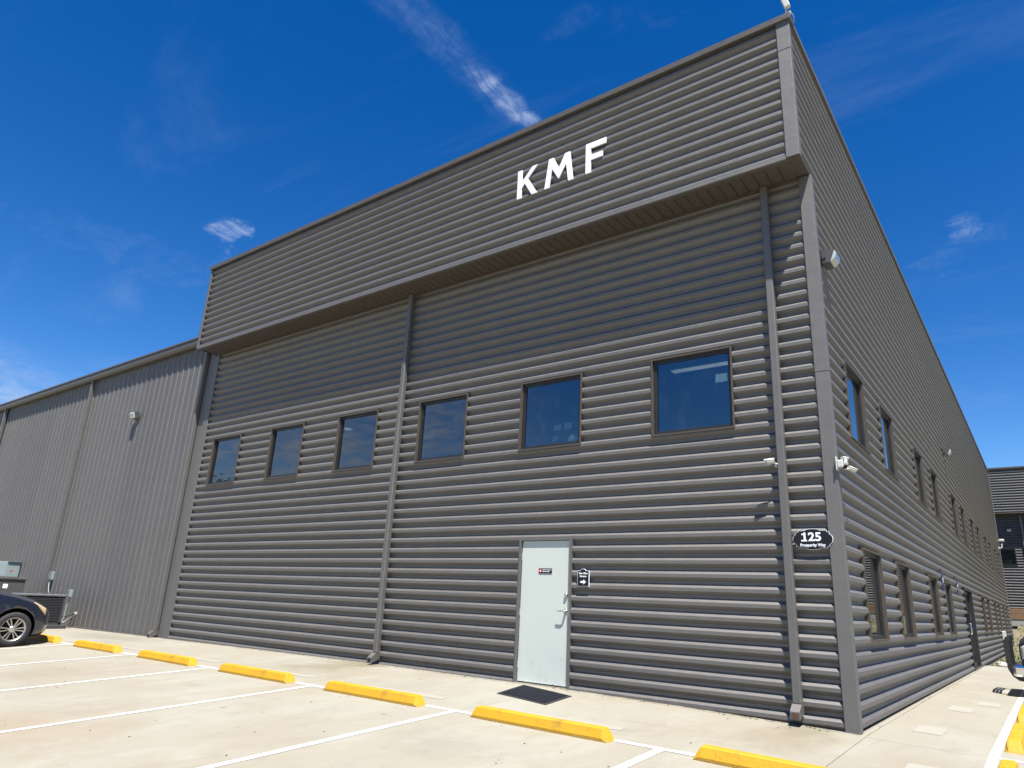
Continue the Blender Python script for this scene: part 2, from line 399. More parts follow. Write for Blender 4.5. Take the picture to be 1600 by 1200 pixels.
def text_mesh(body, size, extrude, bold=0.0, align='CENTER', sx=1.0):
    c = bpy.data.curves.new('t', 'FONT'); c.body = body; c.size = size; c.extrude = extrude; c.offset = bold
    c.align_x = align; c.align_y = 'CENTER'; c.resolution_u = 3
    o = bpy.data.objects.new('t', c); COL.objects.link(o); bpy.context.view_layer.update()
    me = bpy.data.meshes.new_from_object(o.evaluated_get(bpy.context.evaluated_depsgraph_get()))
    vs = [(v.co.x * sx, v.co.y, v.co.z) for v in me.vertices]; fs = [tuple(p.vertices) for p in me.polygons]
    bpy.data.objects.remove(o); bpy.data.meshes.remove(me)
    return vs, fs
def lerp(x, xs, ys):
    if x <= xs[0]: return ys[0]
    for i in range(len(xs) - 1):
        if x <= xs[i + 1]: return ys[i] + (ys[i + 1] - ys[i]) * (x - xs[i]) / (xs[i + 1] - xs[i])
    return ys[-1]
# copy helper: a thing with its parts and sub-parts
def copy_tree(o, loc=None, parent=None):
    c = o.copy(); COL.objects.link(c); c.parent = parent
    if loc is not None: c.location = loc
    for ch in o.children: copy_tree(ch, None, c)
    return c

# ------------------------------------------------------------------ ground
def gz(x, y):
    """height of the paving"""
    if y >= 0 and x >= 0:
        return lerp(y, [0, 5, 40], [0.0, 0.022, 0.026]) - 0.03 * max(x, 0)
    hw = lerp(x, [-40, -21, -15, -12, -8, -4, -2, 0, 30], [0.0, 0.015, 0.055, 0.075, 0.092, 0.08, 0.048, 0.0, -0.9])
    hs = lerp(x, [-40, -12, -8, -4, -1, 1, 3, 30], [0.0, 0.017, 0.005, -0.016, -0.050, -0.10, -0.15, -0.95])
    if y >= 0: return hw
    if y > -2.42: return hw + (hs - hw) * (-y / 2.42)
    d = -2.42 - y
    return hs - 0.055 * min(d, 7.0) - 0.012 * max(d - 7.0, 0)
def sheet(mb, x0, x1, y0, y1, up=0.0, step=0.5, zf=gz, skirt=0.0):
    nx = max(1, int(math.ceil((x1 - x0) / step))); ny = max(1, int(math.ceil((y1 - y0) / step)))
    vs = []; fs = []
    for j in range(ny + 1):
        for i in range(nx + 1):
            x = x0 + (x1 - x0) * i / nx; y = y0 + (y1 - y0) * j / ny
            vs.append((x, y, zf(x, y) + up))
    for j in range(ny):
        for i in range(nx):
            a = j * (nx + 1) + i; fs.append((a, a + 1, a + nx + 2, a + nx + 1))
    mb.add(vs, fs)
    if skirt:
        ring = [(i, 0) for i in range(nx + 1)] + [(nx, j) for j in range(1, ny + 1)] + [(i, ny) for i in range(nx - 1, -1, -1)] + [(0, j) for j in range(ny - 1, 0, -1)]
        top = [vs[j * (nx + 1) + i] for i, j in ring]; n = len(top)
        mb.add(top + [(a, b, c - skirt) for a, b, c in top], [(i, (i + 1) % n, n + (i + 1) % n, n + i) for i in range(n)])
    return mb
def terrain(x, y):
    return lerp(y, [17, 30, 38, 46, 60, 200], [-0.06, -0.02, 0.25, 1.22, 1.25, 1.6])
g = MB(); sheet(g, -1500, 1500, -1500, 1500, 0, 250, lambda x, y: -1.25)
tag(g.build('ground', 'dirt'), kind='structure')
g = MB(); sheet(g, 0.03, 70, 17.6, 110, 0, 1.6, terrain, 1.0)
tag(g.build('grass_bank', 'dirt'), kind='structure')
pave = MB(); sheet(pave, -52, 0.0, -18.6, 0.09, -0.03, 1.0, gz, 0.6); sheet(pave, 0.0, 16, -18.6, 17.95, -0.03, 1.0, gz, 0.6)
pave = tag(pave.build('pavement', 'joint_dark'), kind='structure')
xj = [-46.9, -41.54, -36.18, -30.82, -25.46, -20.1, -14.73, -9.40, -4.0, 0.075, 5.4, 10.8]
yj_front = [-2.42, -7.8, -13.2]
G = 0.004
xs = [-52] + [x for x in xj if x > -52 and x < 16] + [16]
for i in range(len(xs) - 1):
    ys = [-18.6] + yj_front[::-1] + ([0.09] if xs[i] < 0.0 and xs[i + 1] < 0.2 else [-0.13, 6.0, 12.0, 17.95])
    for j in range(len(ys) - 1):
        m = MB(); sheet(m, xs[i] + G, xs[i + 1] - G, ys[j] + G, ys[j + 1] - G, 0, 0.5, gz, 0.028)
        m.build('slab', 'concrete', pave)
m = MB(); sheet(m, -0.06, 0.075 - G, 0.095, 17.95, 0, 0.5, gz, 0.028); m.build('slab', 'concrete', pave)
# painted lines
def line(x0, x1, y0, y1):
    m = MB(); sheet(m, x0, x1, y0, y1, 0.004, 0.25); return m.build('painted_line', 'line_white', pave)
line(-34, 1.2, -2.455, -2.355)
STALL = [-20.1, -17.42, -14.73, -12.05, -9.40, -6.72, -4.0, -1.31]
for x in STALL: line(x - 0.05, x + 0.05, -8.2, -2.457)
line(1.225, 1.315, -2.3, 17.6)
for y in (-0.09, 2.65, 5.39, 8.13, 10.87, 13.6): line(1.317, 6.6, y - 0.05, y + 0.05)
# pale footprints of removed wheel stops and patched spots
def patch(x0, x1, y0, y1, rot=0.0):
    m = MB(); cx, cy = (x0 + x1) / 2, (y0 + y1) / 2; n = 22; pts = []
    for k in range(n):
        q = 2 * math.pi * k / n; e = 0.18
        a = math.copysign(abs(math.cos(q)) ** e, math.cos(q)) * (x1 - x0) / 2 * random.uniform(0.93, 1.03)
        b = math.copysign(abs(math.sin(q)) ** e, math.sin(q)) * (y1 - y0) / 2 * random.uniform(0.9, 1.05)
        pts.append((cx + a * math.cos(rot) - b * math.sin(rot), cy + a * math.sin(rot) + b * math.cos(rot)))
    vs = [(cx, cy, gz(cx, cy) + 0.003)] + [(a, b, gz(a, b) + 0.003) for a, b in pts]
    m.add(vs, [(0, 1 + k, 1 + (k + 1) % n) for k in range(n)]); return m.build('patch', 'concrete_pale', pave)
for c in (-13.4, -10.7, -8.05, -5.4, -2.75): patch(c - 0.8, c + 0.75, -1.97, -1.80, 0.02)
for (x, y) in ((0.55, 1.2), (0.62, 4.0), (0.9, 5.3), (1.0, 8.3), (0.8, -1.4)): patch(x - 0.16, x + 0.16, y - 0.35, y + 0.35)

# ------------------------------------------------------------------ corrugated siding
P = 0.1829; Z0 = 0.095; DEP = 0.052
C1, C2, C3 = 0.046, 0.096, 0.132      # crest, lower slope, valley
def rib_breaks(z0, k0, k1):
    out = []
    for k in range(k0, k1 + 1):
        zc = z0 + P * k
        out += [(zc - C3, DEP), (zc - C2, DEP), (zc - C1, 0.0), (zc, 0.0)]
    return out
def corr(mb, s0, s1, za, zb, mp, z0=Z0):
    br = rib_breaks(z0, int((za - z0) / P) - 2, int((zb - z0) / P) + 2)
    def dep(z):
        for i in range(len(br) - 1):
            if br[i][0] <= z <= br[i + 1][0]:
                a, b = br[i], br[i + 1]; return a[1] + (b[1] - a[1]) * (z - a[0]) / (b[0] - a[0])
        return 0
    pts = [(za, dep(za))] + [b for b in br if za + 1e-4 < b[0] < zb - 1e-4] + [(zb, dep(zb))]
    vs = []; fs = []
    for z, d in pts: vs += [mp(s0, d, z), mp(s1, d, z)]
    for i in range(len(pts) - 1): fs.append((2 * i, 2 * i + 1, 2 * i + 3, 2 * i + 2))
    mb.add(vs, fs)
def wall_panels(parent, mp, bays, za, zb, openings, mat='siding_bronze', z0=Z0, jog=0.0):
    """one object for each five-rib sheet of each bay"""
    rows = []; z = z0 - 0.12
    while z < zb:
        a, b = max(z, za), min(z + 5 * P, zb)
        if b - a > 0.02: rows.append((a, b))
        z += 5 * P
    rows[0] = (za, rows[0][1])
    for i in range(len(bays) - 1):
        for a, b in rows:
            s0, s1 = bays[i], bays[i + 1]
            cuts = sorted({s0, s1} | {q for o in openings for q in o[:2] if s0 < q < s1})
            mb = MB()
            for c0, c1 in zip(cuts, cuts[1:]):
                zr = [(a, b)]
                for (o0, o1, oz0, oz1) in openings:
                    if o0 <= c0 + 1e-6 and o1 >= c1 - 1e-6:
                        nz = []
                        for (p, q) in zr:
                            if oz1 <= p or oz0 >= q: nz.append((p, q)); continue
                            if oz0 > p: nz.append((p, oz0))
                            if oz1 < q: nz.append((oz1, q))
                        zr = nz
                if not zr and mb.f:
                    mb.build('wall_panel', mat, parent); mb = MB()
                for p, q in zr: corr(mb, c0 + (0.0012 if c0 == s0 else 0), c1 - (0.0012 if c1 == s1 else 0), p, q, mp, z0)
            if mb.f: mb.build('wall_panel', mat, parent)

FRONT = lambda s, d, z: (s, d, z)
FASC_Y = -0.565
FASC = lambda s, d, z: (s, FASC_Y + d, z)
SIDE = lambda s, d, z: (-d, s, z)
ZS, ZT = 7.37, 9.74
XL = -15.42
YEND = 38.8
bld = empty('metal_building', (0, 0, 0), 'dark bronze two storey building clad in horizontal ribbed metal with projecting parapet', 'building')

WIN_F = [(-2.555, -1.275), (-5.065, -3.81), (-7.555, -6.305), (-10.0, -8.745), (-12.455, -11.21), (-14.96, -13.71)]
WZ0, WZ1 = 3.735, 4.965
YW = [1.13, 3.70, 7.46, 10.02, 14.30, 16.9, 20.25, 22.78, 26.6, 29.15, 32.9, 35.45]
UZ0, UZ1 = 3.70, 4.90
LZ0, LZ1 = 0.965, 2.18
WWS = 1.24
DOOR = (-4.945, -3.925, 0.0, 2.265)
SDOOR = (14.55, 16.62, 0.0, 2.23)
op_f = [(a, b, WZ0, WZ1) for a, b in WIN_F] + [DOOR]
op_s = [(y, y + WWS, UZ0, UZ1) for y in YW] + [(y, y + WWS, LZ0, LZ1) for y in YW if not 14 < y < 18] + [SDOOR]
wall_panels(bld, FRONT, [XL, -8.03, -0.14], -0.12, ZS - 0.01, op_f)
BAYS = [0.095, 8.0, 15.62, 23.24, 30.86, YEND - 0.1]
wall_panels(bld, SIDE, BAYS, -0.10, ZS, op_s)
BAYS2 = [FASC_Y + 0.10] + BAYS[1:]
wall_panels(bld, SIDE, BAYS2, ZS + 0.002, ZT, [])
wall_panels(bld, FASC, [-15.55, -8.03, -0.15], ZS + 0.035, ZT - 0.04, [], z0=ZS + 0.085)
# back wall, left return above the annex, roof
MB().box(-15.5, -0.1, YEND - 0.12, YEND - 0.06, -0.1, ZT).build('back_wall', 'siding_trim', bld)
m = MB(); corr(m, FASC_Y + 0.05, YEND - 0.2, ZS, ZT, lambda s, d, z: (-15.60 + d, s, z)); m.build('parapet_return', 'siding_bronze', bld)
MB().box(-15.5, -0.06, FASC_Y + 0.06, YEND - 0.13, 9.0, 9.12).build('roof', 'unit_top', bld)
# corner posts and trims
m = MB(); m.bbox(-0.158, 0.016, -0.018, 0.093, -0.1, 4.365, 0.006); m.build('corner_post', 'siding_trim', bld)
m = MB(); m.bbox(-0.160, 0.018, -0.020, 0.093, 4.368, ZS - 0.001, 0.006); m.build('corner_post', 'siding_trim', bld)
m = MB(); m.bbox(-0.168, 0.016, FASC_Y - 0.018, FASC_Y + 0.098, ZS + 0.004, 9.20, 0.006); m.build('corner_post', 'siding_trim', bld)
m = MB(); m.bbox(-0.170, 0.018, FASC_Y - 0.020, FASC_Y + 0.098, 9.203, ZT, 0.006); m.build('corner_post', 'siding_trim', bld)
m = MB(); m.bbox(-15.63, -15.548, FASC_Y - 0.016, FASC_Y + 0.05, ZS + 0.004, ZT - 0.02, 0.005); m.build('edge_trim', 'siding_trim', bld)
m = MB(); m.bbox(-15.66, XL + 0.002, -0.012, 0.05, -0.1, ZS - 0.02, 0.006); m.build('edge_trim', 'siding_trim', bld)
m = MB(); m.bbox(-0.1, 0.016, YEND - 0.1, YEND, -0.1, ZT, 0.006); m.build('corner_post', 'siding_trim', bld)
# coping
m = MB(); m.bbox(-15.66, 0.045, FASC_Y - 0.052, FASC_Y + 0.2, ZT - 0.035, ZT + 0.075, 0.008); m.build('coping', 'coping_brown', bld)
m = MB(); m.bbox(-0.2, 0.035, FASC_Y + 0.202, YEND + 0.03, ZT - 0.005, ZT + 0.072, 0.008); m.build('coping', 'siding_trim', bld)
# fascia drip edge, soffit
m = MB(); m.bbox(-15.61, -0.171, FASC_Y - 0.012, FASC_Y + 0.05, ZS - 0.012, ZS + 0.034, 0.005); m.build('drip_edge', 'siding_trim', bld)
sof = MB(); sof.box(-15.56, 0.0, FASC_Y + 0.052, 0.045, ZS + 0.012, ZS + 0.03); sof = sof.build('soffit', 'soffit_brown', bld)
m = MB(); m.box(-15.60, 0.010, FASC_Y + 0.0, FASC_Y + 0.11, ZS - 0.010, ZS - 0.0005); m.build('soffit_edge', 'soffit_brown', sof)
x = -0.175
sp = MB(); w = 0.165
sp.prism([(0, 0.012), (0.012, 0), (w - 0.012, 0), (w, 0.012)], lambda a, b, d: (-a, d, b), FASC_Y + 0.112, -0.002)
k = 0; first = None
while x - w > -15.57:
    if first is None: first = sp.build('soffit_panel', 'soffit_brown', sof); o = first
    else: o = first.copy(); COL.objects.link(o); o.parent = sof
    o.location = (x, 0, ZS - 0.006); x -= w + 0.009
m = MB(); m.box(-15.5, -0.16, -0.045, -0.003, ZS - 0.045, ZS - 0.009); m.build('soffit_moulding', 'window_bronze', sof)
# downspouts of the main building
def downspout(parent, x0, x1, ya, yb, zt, zb, mat='siding_trim', out='well_black'):
    m = MB(); m.bbox(x0, x1, ya, yb, zb + 0.16, zt, 0.012)
    d = m.build('downspout', mat, parent)
    e = MB(); yo = ya - 0.10
    pl = [(yb, zb + 0.162), (ya, zb + 0.162), (yo, zb + 0.085), (yo, zb + 0.0), (yo + 0.02, zb + 0.0), (yb, zb + 0.06)]
    e.prism(pl, lambda a, b, q: (q, a, b), x0 - 0.003, x1 + 0.003); el = e.build('elbow', mat, d)
    e = MB(); e.box(x0 + 0.012, x1 - 0.012, yo - 0.002, yo - 0.0005, zb + 0.008, zb + 0.07); e.build('outlet', out, d)
    return d
downspout(bld, -0.705, -0.60, -0.105, -0.004, ZS - 0.012, 0.09, out='rust')
downspout(bld, -8.085, -7.98, -0.105, -0.004, ZS - 0.012, 0.12)
# base flashing
m = MB(); m.box(-15.4, -4.95, 0.03, 0.05, -0.12, 0.13); m.box(-3.92, -0.16, 0.03, 0.05, -0.12, 0.13); m.build('base_flashing', 'window_black', bld)
# screw heads in rows along the near sheets
m = MB()
def screw(mb, c, nrm):
    c = Vector(c); n = Vector(nrm); a = Vector((0, 0, 1)); b = n.cross(a); r = 0.008
    vs = [c + n * 0.006] + [c + (a * math.sin(q) + b * math.cos(q)) * r for q in [i * math.pi / 3 for i in range(6)]]
    mb.add(vs, [(0, 1 + i, 1 + (i + 1) % 6) for i in range(6)])
for xx in (-0.35, -1.05, -2.9, -5.6, -6.0, -8.5, -10.4, -13.1):
    for kk in range(0, 29, 5):
        for q in (0.0, 0.05): screw(m, (xx + q * 3, -0.0005, Z0 + P * kk - 0.03), (0, -1, 0))
for yy in (0.7, 3.0, 6.3, 7.96, 9.6, 12.6):
    for kk in range(0, 29, 5): screw(m, (0.0005, yy, Z0 + P * kk - 0.03), (1, 0, 0))
tag(m.build('fasteners', 'fastener', bld), kind='stuff')

# windows -----------------------------------------------------------
def ring(mb, a0, a1, b0, b1, w, fn, d0, d1):
    """rectangular frame: a across, b up, d depth"""
    for (p0, p1, q0, q1) in ((a0, a1, b1 - w, b1), (a0, a1, b0, b0 + w), (a0, a0 + w, b0 + w, b1 - w), (a1 - w, a1, b0 + w, b1 - w)):
        mb.prism([(p0, q0), (p1, q0), (p1, q1), (p0, q1)], fn, d0, d1)
def window(parent, a0, a1, b0, b1, fn, blind=False, cas='window_bronze'):
    m = MB(); ring(m, a0, a1, b0, b1, 0.026, fn, -0.010, 0.12); o = m.build('window', cas, parent)
    m = MB(); ring(m, a0 + 0.027, a1 - 0.027, b0 + 0.027, b1 - 0.027, 0.05, fn, 0.04, 0.115); m.build('frame', 'window_black', o)
    m = MB(); m.prism([(a0 + 0.07, b0 + 0.07), (a1 - 0.07, b0 + 0.07), (a1 - 0.07, b1 - 0.07), (a0 + 0.07, b1 - 0.07)], fn, 0.066, 0.070); m.build('pane', 'window_glass', o)
    m = MB(); m.prism([(a0 - 0.004, b0 - 0.004), (a1 + 0.004, b0 - 0.004), (a1 + 0.004, b0 + 0.008), (a0 - 0.004, b0 + 0.008)], fn, -0.026, -0.0125); m.build('sill', cas, o)
    if blind:
        m = MB(); z = b1 - 0.1
        while z > b0 + 0.1:
            m.prism([(a0 + 0.1, z - 0.010), (a1 - 0.1, z - 0.010), (a1 - 0.1, z - 0.007), (a0 + 0.1, z - 0.007)], lambda a, b, d: fn(a, b + (d - 0.13) * 0.5, d), 0.13, 0.165); z -= 0.04
        m.build('blind', 'white_plastic', o)
    return o
FP = lambda a, b, d: (a, d, b)
SP = lambda a, b, d: (-d, a, b)
for a, b in WIN_F: window(bld, a, b, WZ0, WZ1, FP)
for i, y in enumerate(YW):
    window(bld, y, y + WWS, UZ0, UZ1, SP)
    if not 14 < y < 18: window(bld, y, y + WWS, LZ0, LZ1, SP, blind=i < 3)

# doors ---------------------------------------------------------------
x0, x1, _, zt = DOOR
m = MB()
for (a, b, c, d) in ((x0, x0 + 0.042, 0.0, zt), (x1 - 0.042, x1, 0.0, zt), (x0 + 0.042, x1 - 0.042, zt - 0.035, zt)): m.box(a, b, -0.014, 0.10, c, d)
dfr = m.build('door_frame', 'siding_trim', bld)
m = MB(); m.box(x0 + 0.04, x1 - 0.04, -0.02, 0.1, 0.03, 0.092); m.build('threshold', 'steel', dfr)
m = MB(); m.bbox(x0 + 0.048, x1 - 0.048, 0.022, 0.066, 0.105, zt - 0.041, 0.003)
door = m.build('door', 'door_mint', bld)
for z in (0.35, 1.12, 1.98):
    m = MB(); m.tube([(x0 + 0.047, 0.016, z - 0.055), (x0 + 0.047, 0.016, z + 0.055)], 0.008, 8); m.build('hinge', 'steel', door)
lx = -4.025
m = MB(); m.lathe([(0.021, 0.0), (0.021, 0.034), (0.012, 0.036), (0.006, 0.022), (-0.03, 0.016), (-0.045, 0.014), (-0.045, 0.0)], (lx, 0, 1.165), 'Y', 20)
m.tube([(lx, -0.042, 1.165), (lx - 0.03, -0.048, 1.165), (lx - 0.11, -0.046, 1.162), (lx - 0.125, -0.040, 1.160)], [0.010, 0.010, 0.009, 0.007], 8); m.build('lever_handle', 'steel', door)
m = MB(); m.lathe([(0.021, 0.0), (0.021, 0.030), (0.0, 0.030), (-0.012, 0.024), (-0.014, 0.010), (-0.010, 0.0)], (lx, 0, 1.40), 'Y', 20); m.build('deadbolt', 'steel', door)
m = MB(); m.box(x1 - 0.043, x1 - 0.036, -0.017, 0.02, 1.08, 1.30); m.build('strike_guard', 'steel', door)
# dark glazed side entrance
y0, y1, _, zt = SDOOR
m = MB(); ring(m, y0, y1, 0.0, zt, 0.07, SP, -0.02, 0.13); sdf = m.build('door_frame', 'window_black', bld)
for a in (y0 + 0.075, (y0 + y1) / 2 + 0.003):
    b = a + (y1 - y0) / 2 - 0.078
    m = MB(); ring(m, a, b, 0.075, zt - 0.075, 0.09, SP, 0.075, 0.12); d = m.build('door', 'window_black', bld)
    m = MB(); m.prism([(a + 0.088, 0.16), (b - 0.088, 0.16), (b - 0.088, zt - 0.16), (a + 0.088, zt - 0.16)], SP, 0.093, 0.098); m.build('pane', 'window_glass', d)
    hy = b - 0.04 if a < 15 else a + 0.04
    m = MB(); m.tube([(-0.05, hy, 0.95), (-0.03, hy, 0.95), (-0.03, hy, 1.25), (-0.05, hy, 1.25)], 0.011, 8); m.build('pull_handle', 'steel', d)
# inside: floors, ceilings and partitions seen through the glass
m = MB(); m.box(-15.3, -0.17, 0.16, YEND - 0.3, 2.85, 3.0); m.build('upper_floor', 'interior_floor', bld)
m = MB(); m.box(-15.3, -0.17, 0.16, YEND - 0.3, 5.55, 5.65); m.build('ceiling', 'interior_paint', bld)
m = MB(); m.box(-15.3, -0.17, 0.16, YEND - 0.3, -0.05, 0.04); m.build('ground_floor', 'interior_floor', bld)
m = MB(); m.box(-15.3, -4.6, 4.2, 4.3, 0.05, 5.5); m.box(-4.6, -4.5, 4.2, YEND - 0.4, 0.05, 5.5)
for xx in (-8.1, -5.7): m.box(xx - 0.04, xx + 0.04, 0.17, 4.19, 3.01, 5.54)
for yy in (6.2, 12.5, 18.7, 25.0, 31.0): m.box(-4.49, -0.18, yy - 0.04, yy + 0.04, 0.05, 2.84); m.box(-4.49, -0.18, yy - 0.04, yy + 0.04, 3.01, 5.54)
m.build('partition', 'interior_paint', bld)
# ceiling lights inside the upper rooms
def mat_emit():
    t = NT('tube_light'); e = t.n('ShaderNodeEmission'); e.inputs[0].default_value = (1.0, 0.97, 0.92, 1)
    n = t.noise(t.pos(), 3.0, 2); t.l(t.rng(n, 0.3, 0.7, 0.16, 0.24), e.inputs[1]); t.l(e.outputs[0], t.out.inputs[0])
mat_emit()
for (lx0, lx1, ly0, ly1, lab) in ((-12.72, -12.52, 2.25, 2.45, 'square lit ceiling light behind the front window left of the middle downspout'), (-3.15, -2.0, 2.05, 2.2, 'long ceiling light strip inside the front window beside the right downspout')):
    cl_ = empty('ceiling_light', ((lx0 + lx1) / 2, (ly0 + ly1) / 2, 5.55), lab, 'lamp', 'ceiling lights of the upper floor')
    m = MB(); m.bbox(lx0 - 0.03, lx1 + 0.03, ly0 - 0.03, ly1 + 0.03, 5.50, 5.549, 0.006); m.build('tray', 'white_plastic', cl_)
    m = MB(); m.box(lx0, lx1, ly0, ly1, 5.488, 5.499); m.build('diffuser', 'tube_light', cl_)
# things in the windows
pp = MB(); pp.prism([(-1.56, 4.46), (-1.375, 4.46), (-1.372, 4.585), (-1.557, 4.588)], FP, 0.072, 0.074)
tag(pp.build('paper_sheet', 'paper', at=(-1.46, 0.073, 4.46)), 'sheet of pale paper taped inside the front window beside the right downspout', 'paper')
for (a, b, w_, h_, lab) in ((-4.72, 4.13, 0.15, 0.10, 'note paper beside the brighter note behind the window above the door'), (-4.50, 4.14, 0.15, 0.11, 'brighter note paper behind the front window above the white door'), (-4.74, 3.95, 0.12, 0.09, 'lowest note paper under two others behind the window above the door')):
    pp = MB(); pp.box(a, a + w_, 0.55, 0.553, b + 0.05, b + h_ + 0.05)
    tag(pp.build('paper_sheet', 'paper', at=(a, 0.55, b + 0.05)), lab, 'paper', 'notes behind the window above the door')
pr = empty('printer', (-4.02, 0.32, 3.80), 'white desktop printer standing inside the front window above the door', 'printer')
m = MB(); m.bbox(-4.20, -3.86, 0.2, 0.5, 3.80, 3.94, 0.015); m.build('body', 'white_plastic', pr)
m = MB(); m.bbox(-4.19, -3.87, 0.24, 0.49, 3.942, 3.99, 0.012); m.build('lid', 'white_plastic', pr)
m = MB(); m.box(-4.16, -3.90, 0.15, 0.199, 3.84, 3.85); m.build('paper_tray', 'unit_dark', pr)
m = MB(); m.bbox(-4.3, -3.8, 0.15, 0.6, 3.74, 3.798, 0.006)
tag(m.build('window_shelf', 'interior_paint', at=(-4.05, 0.37, 3.74)), 'pale shelf carrying the printer behind the window', 'shelf')

# ------------------------------------------------------------------ annex with vertical ribs
anx = empty('warehouse', (-31, 0, 0), 'grey warehouse wing clad in vertical ribbed metal with long eave gutter', 'building')
AY = 0.03; APD = 0.024; AP = 0.3048
def annex_panel(xr):
    mb = MB(); n = 3
    pts = []
    for k in range(n):
        b = xr - k * AP
        pts += [(b - 0.006, APD), (b - 0.085, APD), (b - 0.105, APD - 0.005), (b - 0.125, APD), (b - 0.195, APD), (b - 0.22, 0.0), (b - 0.25, 0.0), (b - 0.275, APD)]
    pts.append((xr - n * AP - 0.004, APD))
    for za, zb in ((-0.12, 2.05), (2.051, 7.86)):
        vs = []
        for a, d in pts: vs += [(a, AY + d, za), (a, AY + d, zb)]
        mb.add(vs, [(2 * i, 2 * i + 1, 2 * i + 3, 2 * i + 2) for i in range(len(pts) - 1)])
    return mb
xa = -15.93; shared = None
while xa > -50:
    if shared is None:
        shared = annex_panel(0).build('wall_panel', 'annex_siding', None); shared.parent = anx; o = shared
    else:
        o = shared.copy(); COL.objects.link(o); o.parent = anx
    o.location = (xa + 31, 0, 0); xa -= 3 * AP
m = MB(); m.box(-15.95, -15.665, 0.02, 0.06, -0.1, 7.88); m.build('corner_trim', 'siding_trim', anx)
# eave gutter in lengths
xg = -15.66
for k in range(6):
    m = MB(); x1g = xg - 6.0
    prof = [(0.02, 7.80), (-0.10, 7.80), (-0.145, 7.87), (-0.145, 7.985), (-0.13, 7.99), (0.02, 7.99)]
    m.prism(prof, lambda a, b, d: (d, a, b), x1g + 0.003, xg); m.build('gutter', 'coping_brown', anx); xg = x1g
m = MB(); m.prism([(-0.17, 7.995), (30, 9.3), (30, 9.38), (-0.17, 8.04)], lambda a, b, d: (d, a, b), -51.7, -15.68); m.build('roof', 'coping_brown', anx)
m = MB(); m.box(-51.6, -51.5, 0.08, 30, -0.1, 8.0); m.box(-51.6, -15.8, 29.9, 30, -0.1, 9.2); m.build('end_wall', 'annex_siding', anx)
for xx in (-16.03, -23.22, -31.05, -38.6): downspout(anx, xx - 0.05, xx + 0.05, -0.085, AY - 0.003, 7.81, 0.05)
m = MB(); m.box(-51, -16.1, -0.0, AY - 0.001, -0.12, 0.06); m.build('base_flashing', 'siding_trim', anx)

# ------------------------------------------------------------------ KMF letters
H = 0.59; zl = 8.32; sw = 0.098
def letter(name_label, poly):
    m = MB(); m.prism(poly, lambda a, b, d: (a, d, b), FASC_Y - 0.026, FASC_Y - 0.003)
    cx = sum(p[0] for p in poly) / len(poly)
    o = m.build('wall_letter', 'letter_white', at=(cx, FASC_Y - 0.04, zl))
    # stand-off studs behind the letter
    s = MB()
    for (a, b) in (poly[0], poly[-1]): pass
    return tag(o, name_label, 'letter', 'white letters on the parapet')
kx = -4.93
letter('white letter K fixed to the ribbed parapet', [(kx, zl), (kx + sw, zl), (kx + sw, zl + 0.20), (kx + 0.165, zl + 0.285), (kx + 0.330, zl), (kx + 0.448, zl), (kx + 0.235, zl + 0.365), (kx + 0.446, zl + H), (kx + 0.330, zl + H), (kx + sw, zl + 0.335), (kx + sw, zl + H), (kx, zl + H)])
mx = -4.316
letter('white letter M fixed to the ribbed parapet', [(mx, zl), (mx + 0.100, zl), (mx + 0.150, zl + 0.37), (mx + 0.295, zl + 0.12), (mx + 0.305, zl + 0.12), (mx + 0.450, zl + 0.37), (mx + 0.502, zl), (mx + 0.602, zl), (mx + 0.525, zl + H), (mx + 0.425, zl + H), (mx + 0.30, zl + 0.335), (mx + 0.175, zl + H), (mx + 0.080, zl + H)])
fx = -3.462
letter('white letter F fixed to the ribbed parapet', [(fx, zl), (fx + 0.102, zl), (fx + 0.102, zl + 0.245), (fx + 0.335, zl + 0.245), (fx + 0.335, zl + 0.345), (fx + 0.102, zl + 0.345), (fx + 0.102, zl + H - 0.110), (fx + 0.40, zl + H - 0.110), (fx + 0.40, zl + H), (fx, zl + H)])

# ------------------------------------------------------------------ signs
def arc(cx, cz, rx, rz, a0, a1, n):
    return [(cx + rx * math.cos(math.radians(a0 + (a1 - a0) * i / n)), cz + rz * math.sin(math.radians(a0 + (a1 - a0) * i / n))) for i in range(n + 1)]
def plaque_outline(w, h):
    # ornate address plaque: bulged top, bottom and ends with stepped corners
    q = [(0.5 * w, 0.0)] + [(0.405 * w + 0.095 * w * math.cos(a), 0.235 * h * math.sin(a)) for a in [math.radians(t) for t in (15, 30, 45, 60, 78)]]
    q += [(0.416 * w, 0.25 * h), (0.416 * w, 0.34 * h), (0.356 * w, 0.34 * h), (0.356 * w, 0.415 * h), (0.19 * w, 0.415 * h)]
    q += [(0.19 * w * math.cos(a), 0.415 * h + 0.085 * h * math.sin(a)) for a in [math.radians(t) for t in (25, 45, 65)]]
    top = q + [(0.0, 0.5 * h)] + [(-x, z) for x, z in q[::-1]]
    return top + [(x, -z) for x, z in top[::-1]][1:-1]
def sign_text(par, body, size, cx, y, cz, bold=0.0, sx=1.0, name='lettering', mat='letter_white'):
    vs, fs = text_mesh(body, size, 0.0008, bold, 'CENTER', sx)
    m = MB(); m.add([(cx + vx, y - vz, cz + vy) for vx, vy, vz in vs], fs); return m.build(name, mat, par)
sg = empty('address_sign', (-0.345, -0.03, 2.06), 'black scalloped address plaque with white 125 beside the corner post', 'sign')
ol = plaque_outline(0.485, 0.262); cx, cz = -0.345, 2.181
MB().prism([(cx + a, cz + b) for a, b in ol], lambda a, b, d: (a, d, b), -0.034, -0.022).build('rim', 'letter_white', sg)
MB().prism([(cx + a * 0.978, cz + b * 0.962) for a, b in ol], lambda a, b, d: (a, d, b), -0.037, -0.0345).build('plate', 'sign_black', sg)
